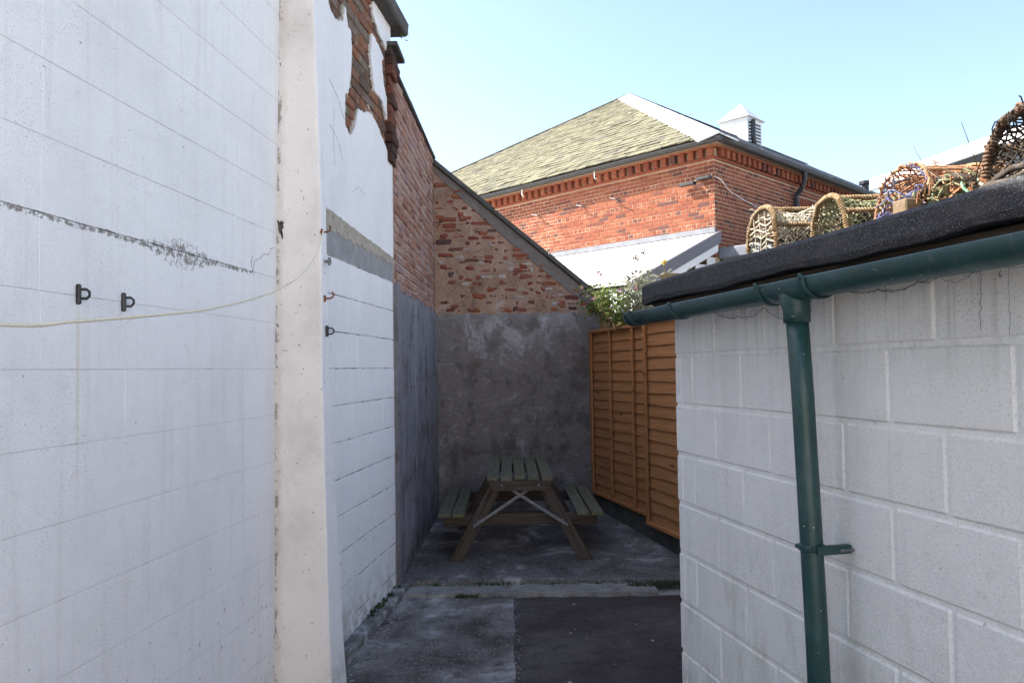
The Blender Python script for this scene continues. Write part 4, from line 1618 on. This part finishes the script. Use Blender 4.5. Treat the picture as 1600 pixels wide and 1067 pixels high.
# odd timber and ropes on the roof
mb = MB()
mb.cbox(-.03, .03, -.032, .032, 0, .118, .004)
tag(obj('timber_block', mb, M_plank, loc=(1.265, 2.43, 2.10), rot=(0, 0, R(12))), 'brown timber block on the roof edge in front of the orange pot', 'block')
mb = MB()
mb.cbox(0, .26, -.03, .03, 0, .028, .003)
tag(obj('timber_batten', mb, M_post, loc=(1.075, 3.42, 2.103), rot=(0, 0, R(25))), 'short pale batten under the far lobster pot on the roof edge', 'batten')
mb = MB()
mb.cbox(-.035, .035, -.035, .035, 0, .06, .003)
tag(obj('timber_offcut', mb, M_post, loc=(.79, 3.80, 2.10), rot=(0, 0, R(15))), 'small square timber offcut on the far corner of the felt roof', 'offcut')
def coil(label, mat, x, y, z, a, b, n, r, seed):
    rng = random.Random(seed)
    mb = MB()
    pts = []
    for i in range(n * 14):
        t = i / 14 * 2 * math.pi
        k = 1 - .5 * i / (n * 14) + rng.uniform(-.05, .05)
        pts.append((a * k * math.cos(t), b * k * math.sin(t), .02 + .012 * math.sin(t * 2.3) + .012 * i / 14 + rng.uniform(-.004, .004)))
    mb.tube(pts, r, 6)
    return tag(obj('rope_coil', mb, mat, loc=(x, y, z), smooth=True), label, 'rope', 'rope coils among the pots')
coil('loose tan rope heaped below the green netted pot on the roof edge', R_tan, 1.33, 2.92, 2.105, .20, .12, 5, .011, 111)
coil('cream rope looped under the orange pot beside the timber block', R_pale, 1.36, 2.55, 2.105, .16, .10, 4, .010, 112)
coil('dark rope heaped at the foot of the tall rust brown pot', R_dark, 1.30, 1.93, 2.105, .10, .16, 4, .009, 113)
# dry stalks standing between the pots
rng = random.Random(115)
for (x, y, x2, y2, z2, lab) in ((1.47, 2.5, 1.30, 2.45, 2.40, 'thin dry stalk leaning left over the orange pot'), (1.50, 2.35, 1.31, 2.2, 2.395, 'dark thin stalk leaning left against the sky'),
                                (1.52, 2.2, 1.28, 2.3, 2.30, 'broken straw coloured stalk lying low across the pots'), (1.62, 1.95, 1.29, 2.05, 2.30, 'straw coloured stalk crossing the tall rust brown pot'),
                                (1.45, 2.3, 1.33, 2.42, 2.31, 'short straw stalk between the squat pot and the orange pot')):
    mb = MB()
    mb.tube([(x, y, 2.11), ((x + x2) / 2, (y + y2) / 2, (2.11 + z2) / 2 + .01), (x2, y2, z2)], [.0022, .0018, .0008], 5)
    tag(obj('dry_stalk', mb, M_dry if 'dark' not in lab else M_stem), lab, 'stalk', 'dry stalks among the pots')

# ================================================================== BRICK BUILDING
BL, BW = 15.0, 14.4
EZ = 5.56                                   # underside of dentils
c = MB()
c.box(.003, BL, .003, BW, 0, 5.75)
obj('mortar_wall', c, M_bmort, BD)
def vleft(y, z):
    return y < 4.6 + (z - 3.7) * 1.6
rng = random.Random(121)
allb = []
for r in range(24):
    z = 3.72 + r * .075
    if z > EZ - .02:
        break
    hdr = (r % 4 == 0)
    stp = .1125 if hdr else .225
    sh = .056 if hdr else (.1125 * (r % 2))
    for i in range(-1, int(7.6 / stp)):
        a, b = max(.0, sh + i * stp), sh + (i + 1) * stp
        if b - a < .05 or not vleft(a, z):
            continue
        allb.append(((b - a) * .88 / (14 + a * .7), 'L', a, b, z))
    for i in range(-1, int(9.4 / stp)):
        a, b = max(.0, sh + i * stp), sh + (i + 1) * stp
        if b - a < .05 or (3.28 < (a + b) / 2 < 4.5 and z < 5.33):
            continue
        allb.append(((b - a) * .47 / (14 + a * .7), 'R', a, b, z))
allb.sort(reverse=True)
uni = MB()
uni.cbox(-.5, .5, 0, .03, -.5, .5, .04)
def brick_at(mb, face, a, b, z, pr):
    h = .0322
    jx = rng.uniform(-.002, .002)
    if face == 'L':
        mb.cbox(-pr + jx, .03, a + .006, b - .006, z - h, z + h, .004, jit=.002, rng=rng)
    else:
        mb.cbox(a + .006, b - .006, -pr + jx, .03, z - h, z + h, .004, jit=.0015, rng=rng)
shared = {}
rest = MB()
for q, (sz, face, a, b, z) in enumerate(allb):
    if q < 300:
        k = (face, round(b - a, 3))
        if k not in shared:
            mb = MB()
            brick_at(mb, face, -(b - a) / 2, (b - a) / 2, 0, .003)
            shared[k] = mb.mesh('brick', M_bb)
        m_ = (a + b) / 2
        d = rng.uniform(-.003, .002)
        link('brick', shared[k], BD, (d, m_, z) if face == 'L' else (m_, d, z))
    else:
        brick_at(rest, face, a, b, z, .003)
obj('brickwork', rest, M_bbi, BD, kind='stuff')
# oversailing course, dentils, top course
oc = MB()
oc.cbox(-.035, .012, -.035, 8.6, EZ - .055, EZ - .004, .006)
oc.cbox(.02, 13.5, -.035, .012, EZ - .055, EZ - .004, .006)
obj('string_course', oc, M_bb, BD)
tcs = MB()
tcs.cbox(-.13, .012, -.13, 8.6, EZ + .152, EZ + .20, .006)
tcs.cbox(.02, 13.5, -.13, .012, EZ + .152, EZ + .20, .006)
obj('cornice', tcs, M_bb, BD)
dm = MB()
dm.cbox(-.05, .05, -.055, .055, -.075, .075, .006)
dme = dm.mesh('dentil_brick', M_bb)
for i in range(38):
    link('dentil_brick', dme, BD, (-.055, .03 + i * .2, EZ + .074))
for i in range(62):
    link('dentil_brick', dme, BD, (.16 + i * .2, -.055, EZ + .074), (0, 0, R(90)))
# roof : hipped
AP = Vector((BW / 2, BW / 2, 10.36))
ez0 = 5.83
ov = .30
def roof_pt(face, e, f):                 # e along the eave from the corner, f 0..1 up the slope
    pass
rc = MB()
A_, B_, C_, D_ = Vector((-ov, -ov, ez0)), Vector((-ov, BW + ov, ez0)), Vector((BL + 12, BW + ov, ez0)), Vector((BL + 12, -ov, ez0))
R2 = Vector((BL + 12 - BW / 2, BW / 2, 10.36))
dn = Vector((0, 0, -.06))
rc.add([A_ + dn, B_ + dn, C_ + dn, D_ + dn, AP + dn, R2 + dn], [(0, 4, 1), (0, 3, 5, 4), (1, 4, 5, 2), (2, 5, 3)])
roof = obj('roof', rc, M_slateg, BD)
# left slope slates
slen = (AP - Vector((-ov, BW / 2, ez0))).length
run = AP.x + ov
rows = 36
rng = random.Random(131)
pit = math.atan2(AP.z - ez0, run)
sl_list = []
for r in range(rows):
    f0, f1 = r / rows, (r + 1) / rows
    y0 = -ov + (BW / 2 + ov) * (f0 + f1) / 2
    y1 = BW + ov - (BW / 2 + ov) * (f0 + f1) / 2
    y = y0 + rng.uniform(0, .2)
    while y < y1:
        w = rng.uniform(.24, .42) * (1.15 - .4 * f0)
        if y + w > y1:
            w = y1 - y
        dist = 14 + .7 * y + .7 * run * f0
        if w > .08:
            # skip what the tall white wall and the gable hide
            sl_list.append((dist, f0, y, w, r))
        y += w
vis = [q for q in sl_list if q[2] < 15.5]
vis.sort()
def slate_geo(mb, f, y, w, local=False):
    x = -ov + run * f
    z = ez0 + (AP.z - ez0) * f
    ln = slen / rows * 1.12
    th = .022
    M = Matrix.Translation((0, 0, 0)) if local else Matrix.Translation((x, y + w / 2, z))
    M = M @ Matrix.Rotation(-pit + .07, 4, 'Y')
    mb.cbox(-.01, ln, -w / 2 + .003, w / 2 - .006, -.02, .016, .006, M=M, jit=.007, rng=rng)
rest = MB()
for q, (d, f, y, w, r) in enumerate(vis):
    if q < 300:
        mb = MB()
        slate_geo(mb, 0, 0, w, True)
        x = -ov + run * f
        z = ez0 + (AP.z - ez0) * f
        link('slate', mb.mesh('slate', M_slate), BD, (x, y + w / 2, z + .02 + rng.uniform(0, .012)), (rng.uniform(-.02, .02), 0, rng.uniform(-.03, .03)))
    else:
        slate_geo(rest, f, y, w)
so = obj('slates', rest, M_slatei, BD, loc=(0, 0, .016), kind='stuff')
# long slope: rows of grey slates, joined
rest = MB()
run2 = AP.y + ov
for r in range(rows):
    f = r / rows
    x0 = -ov + (AP.x + ov) * f + .3
    y = -ov + run2 * f
    z = ez0 + (AP.z - ez0) * f
    M = Matrix.Translation((0, y, z + .01)) @ Matrix.Rotation(pit - .04, 4, 'X')
    x = x0
    while x < 19:
        w = rng.uniform(.9, 1.3)
        rest.cbox(x + .003, x + w - .003, -.01, slen / rows * 1.12, -.012, .012, .004, M=M, jit=.003, rng=rng)
        x += w
obj('grey_slates', rest, M_slateg, BD, kind='stuff')
# hip coverings (lead) and ridge
def strip(name, p, q, wd, mat, th=.03, lift=.05, n=1):
    p, q = Vector(p), Vector(q)
    d = (q - p).normalized()
    sd = d.cross(Vector((0, 0, 1))).normalized()
    for i in range(n):
        a, b = p.lerp(q, i / n), p.lerp(q, (i + 1) / n + (.01 if i < n - 1 else 0))
        mb = MB()
        nrm = sd.cross(d).normalized()
        dr = nrm * (-wd * .42)
        vs = []
        for c_ in (a, b):
            o = c_ + Vector((0, 0, lift + .004 * (i % 2)))
            vs += [o - sd * wd + dr, o, o + sd * wd + dr, o + sd * wd + dr - nrm * th, o - nrm * th, o - sd * wd + dr - nrm * th]
        fs = []
        for k in range(6):
            l = (k + 1) % 6
            fs.append((k, l, 6 + l, 6 + k))
        fs += [(5, 4, 3, 2, 1, 0), (6, 7, 8, 9, 10, 11)]
        mb.add(vs, fs)
        obj(name, mb, mat, roof)
strip('hip_sheet', A_ + Vector((.0, .0, .0)), AP, .36, M_lead, n=9)
strip('hip_tile', B_, AP, .10, M_cope, n=8, lift=.06)
strip('ridge_tile', AP, R2, .14, M_cope, n=10, lift=.05)
# eaves gutters
eg = MB()
def hr(mb, p, q, r):
    p, q = Vector(p), Vector(q)
    d = (q - p).normalized()
    sd = d.cross(Vector((0, 0, 1)))
    n = 10
    vs = []
    for c_ in (p, q):
        for k in range(n + 1):
            a = math.pi + math.pi * k / n
            vs.append(c_ + sd * (r * math.cos(a)) + Vector((0, 0, r * math.sin(a))))
    fs = [(k, k + 1, n + 2 + k, n + 1 + k) for k in range(n)] + [tuple(range(n + 1)), tuple(range(n + 1, 2 * n + 2))[::-1], (0, n + 1, 2 * n + 1, n)]
    mb.add(vs, fs)
GO = .27
hr(eg, (-GO, -GO - .06, 5.80), (-GO, 10, 5.80), .07)
hr(eg, (-GO + .07, -GO, 5.80), (18, -GO, 5.80), .07)
obj('eaves_gutter', eg, M_gut, BD, smooth=False)
sf_ = MB()
sf_.cbox(-GO + .07, .0, -GO + .07, 10, 5.735, 5.80, .004)
sf_.cbox(.002, 18, -GO + .07, .0, 5.735, 5.80, .004)
obj('soffit', sf_, M_plank, BD)
for y in (2.6, 4.7):
    br = MB()
    br.tube([(-GO, y, 5.73), (-GO, y, 5.60), (-GO + .06, y, 5.58)], .012, 5)
    obj('gutter_stay', br, M_upvc, BD)
dpb = MB()
dpb.tube([(3.17, -GO, 5.75), (3.17, -GO, 5.6), (3.17, -.2, 5.42), (3.17, -.09, 5.3), (3.17, -.08, 5.2), (3.17, -.08, 2)], .05, 10)
obj('downpipe', dpb, M_black, BD)
# soldier arch and window frame on the shaded side
sa = MB()
for i in range(15):
    sa.cbox(3.30 + i * .078, 3.30 + i * .078 + .07, -.004, .03, 4.97, 5.31, .004, jit=.003, rng=rng)
obj('brick_arch', sa, M_bbi, BD)
wf = MB()
wf.cbox(3.34, 4.42, -.003, .05, 4.86, 4.955, .006)
wf.cbox(3.34, 3.42, -.003, .05, 3.7, 4.858, .006)
wf.cbox(4.34, 4.42, -.003, .05, 3.7, 4.858, .006)
win = obj('window_frame', wf, M_upvc, BD)
gl = MB()
gl.box(3.42, 4.34, .004, .011, 3.7, 4.86)
obj('pane', gl, Mat('window_glass', .1, .6).col((.03, .035, .04)), win)
# cable and lamp at the corner
cb = MB()
pts = catmull([(-.02, .06, 5.22), (.15, -.06, 5.12), (.5, -.03, 4.98), (1.2, -.03, 4.86), (2.2, -.03, 4.76), (3.1, -.12, 4.68)], 8)
cb.tube(pts, .008, 6)
obj('cable', cb, M_upvc, BD, smooth=True)
lm = MB()
lm.cbox(-.14, -.02, .03, .30, 5.14, 5.19, .006)
lm.cbox(-.16, -.05, .34, .66, 5.08, 5.14, .01)
lm.tube([(0, .05, 5.2), (-.1, .1, 5.16), (-.12, .45, 5.12)], .012, 6)
obj('wall_lamp', lm, M_black, BD)
for y in (2.2, 3.1, 4.4, 5.4):
    hk = MB()
    hk.tube([(0, y, 5.1), (-.1, y, 5.12), (-.12, y - .18, 5.06)], .012, 5)
    hk.tube([(-.1, y, 5.12), (-.1, y + .15, 5.16)], .01, 5)
    obj('iron_stay', hk, M_black, BD)
# roof cupola
CX, CY, cw_ = 14.3, BW / 2, .55
cup = MB()
cup.cbox(CX - cw_, CX + cw_, CY - cw_, CY + cw_, 9.3, 11.0, .01)
cu = obj('cupola', cup, M_cupw, BD)
cr = MB()
e_ = cw_ + .12
cr.add([(CX - e_, CY - e_, 11.0), (CX + e_, CY - e_, 11.0), (CX + e_, CY + e_, 11.0), (CX - e_, CY + e_, 11.0), (CX, CY, 11.72)], [(0, 1, 4), (1, 2, 4), (2, 3, 4), (3, 0, 4), (3, 2, 1, 0)])
obj('cupola_roof', cr, M_lead, cu)
ld = MB()
ld.box(CX - cw_ + .1, CX + cw_ - .08, CY - cw_ - .004, CY - cw_ + .05, 9.9, 10.9)
obj('louvre_opening', ld, M_black, cu)
for i in range(8):
    lv = MB()
    z = 9.95 + i * .125
    lv.cbox(CX - cw_ + .1, CX + cw_ - .08, CY - cw_ - .05, CY - cw_ - .008, z, z + .05, .004)
    obj('louvre', lv, M_cupw, cu)
vp = MB()
vp.tube([(CX - .22, CY - cw_ - .1, 9.4), (CX - .22, CY - cw_ - .1, 10.0), (CX - .3, CY - cw_ - .1, 10.2), (CX - .3, CY - cw_ - .1, 10.9)], .09, 10)
obj('flue_pipe', vp, M_black, cu)
vt = MB()
vt.tube([(9.6, .9, 6.2), (9.6, .9, 6.72)], .09, 10)
vt.tube([(9.6, .9, 6.72), (9.6, .9, 6.80)], .17, 10)
obj('roof_vent', vt, M_black, roof)

# lean-to against the sunlit side
LT = thing('lean_to', 'white lean-to extension with grey verge in front of the red brick wall', 'extension', (3.76, 14, 0), BANG)
ltop, lbot, lx = 4.14, 3.07, -2.6
th_ = math.atan2(ltop - lbot, -lx)
lr = MB()
lr.add([(-.01, -.02, ltop), (lx, -.02, lbot), (lx, 9, lbot), (-.01, 9, ltop), (-.01, -.02, ltop - .05), (lx, -.02, lbot - .05), (lx, 9, lbot - .05), (-.01, 9, ltop - .05)],
       [(0, 3, 2, 1), (0, 1, 5, 4), (1, 2, 6, 5), (4, 5, 6, 7)])
obj('roof_sheet', lr, M_wroof, LT)
fl = MB()
fl.cbox(-.05, -.004, -.02, 9, ltop + .002, ltop + .10, .004)
obj('flashing', fl, M_greyflat, LT)
vg = MB()
vg.add([(.03, -.10, ltop + .03), (lx, -.10, lbot + .02), (lx, -.10, lbot - .2), (.03, -.10, ltop - .19), (.03, -.022, ltop + .03), (lx, -.022, lbot + .02), (lx, -.022, lbot - .2), (.03, -.022, ltop - .19)],
       [(0, 1, 2, 3), (0, 4, 5, 1), (3, 2, 6, 7), (1, 5, 6, 2), (0, 3, 7, 4)])
obj('verge_board', vg, M_verge, LT)
sw2 = MB()
sw2.add([(-.02, -.06, ltop - .19), (lx, -.06, lbot - .2), (lx, -.06, lbot - .34), (-.02, -.06, ltop - .36), (-.02, .0, ltop - .19), (lx, .0, lbot - .2), (lx, .0, lbot - .34), (-.02, .0, ltop - .36)],
        [(0, 1, 2, 3), (3, 2, 6, 7), (1, 5, 6, 2), (0, 3, 7, 4)])
obj('barge_board', sw2, M_upvc, LT)
for i in range(14):
    z0 = 1.6 + i * .16
    mb = MB()
    xl = lx + .1
    if z0 + .155 > lbot - .3:
        xl = lx + (z0 - lbot + .5) / math.tan(th_)
    if xl > -.15:
        break
    mb.cbox(xl, -.02, .0, .03, z0, z0 + .156, .006)
    obj('board', mb, M_upvc, LT)
bk = MB()
bk.box(lx + .06, -.03, .03, 9, 0, lbot - .1)
obj('wall', bk, M_upvc, LT)
# flat roofed link beside the shaded side
FR = thing('flat_roof_link', 'low grey flat roofed link beside the brick building corner', 'extension', (3.76, 14, 0), BANG)
fr = MB()
fr.cbox(.12, 7, -3.0, -.05, 0, 3.66, .01)
obj('wall', fr, M_greyflat, FR)
fr = MB()
fr.cbox(.05, 7, -3.1, -.01, 3.662, 3.86, .02)
obj('parapet', fr, M_greyflat, FR)
ul = MB()
ul.cbox(.9, 1.2, -3.13, -3.1, 2.9, 3.3, .01)
obj('vent_grille', ul, M_black, FR)

# unseen cream house, added behind the camera to bounce warm sunlight into the passage
YH = thing('sun_bounce_house', 'unseen cream house added behind the camera to bounce sunlight into the passage', 'house', (-2.5, -13.0, 0), R(45))
M_cream = lump('sun_bounce_render', None, [(.3, (.74, .68, .60)), (.7, (.80, .75, .67))], 2, .004, .3, 60)
mb = MB()
mb.box(0, 16, -7, -.0, 0, 6.4)
obj('wall', mb, M_cream, YH)
mb = MB()
mb.add([(-.4, .4, 6.4), (16.4, .4, 6.4), (16.4, -7.4, 6.4), (-.4, -7.4, 6.4), (3, -3.5, 9), (13, -3.5, 9)], [(0, 1, 5, 4), (2, 3, 4, 5), (1, 2, 5), (3, 0, 4), (3, 2, 1, 0)])
obj('roof', mb, M_slateg, YH)
for wx in (1.5, 4.8, 8.2, 11.6, 14.2):
    for wz in (1.0, 3.9):
        mb = MB()
        mb.cbox(wx - .55, wx + .55, .003, .05, wz, wz + 1.3, .01)
        w_ = obj('window', mb, M_upvc, YH)
        mb = MB()
        mb.box(wx - .46, wx + .46, .052, .06, wz + .09, wz + 1.21)
        obj('pane', mb, M_black, w_)

# far white roofed house on the right
FH = thing('far_house', 'distant house with a pale sheet roof showing behind the lobster pots', 'house', (7.0, 14.5, 0), math.atan2(-.977, .213))
hw_ = MB()
hw_.box(0, 9, .3, 6, 0, 5.15)
obj('wall', hw_, M_greyflat, FH)
hr_ = MB()
hr_.add([(-.2, 0, 5.25), (9.2, 0, 5.25), (9.2, 3.1, 6.15), (-.2, 3.1, 6.15), (-.2, 6.3, 5.25), (9.2, 6.3, 5.25)], [(0, 1, 2, 3), (3, 2, 5, 4)])
obj('roof', hr_, M_wroof, FH)
hf = MB()
hf.cbox(-.2, 9.2, -.03, .02, 5.02, 5.24, .01)
obj('fascia', hf, M_upvc, FH)
print('objects', len(bpy.data.objects), 'tris', sum(len(o.data.polygons) for o in bpy.data.objects if o.type == 'MESH') * 2)
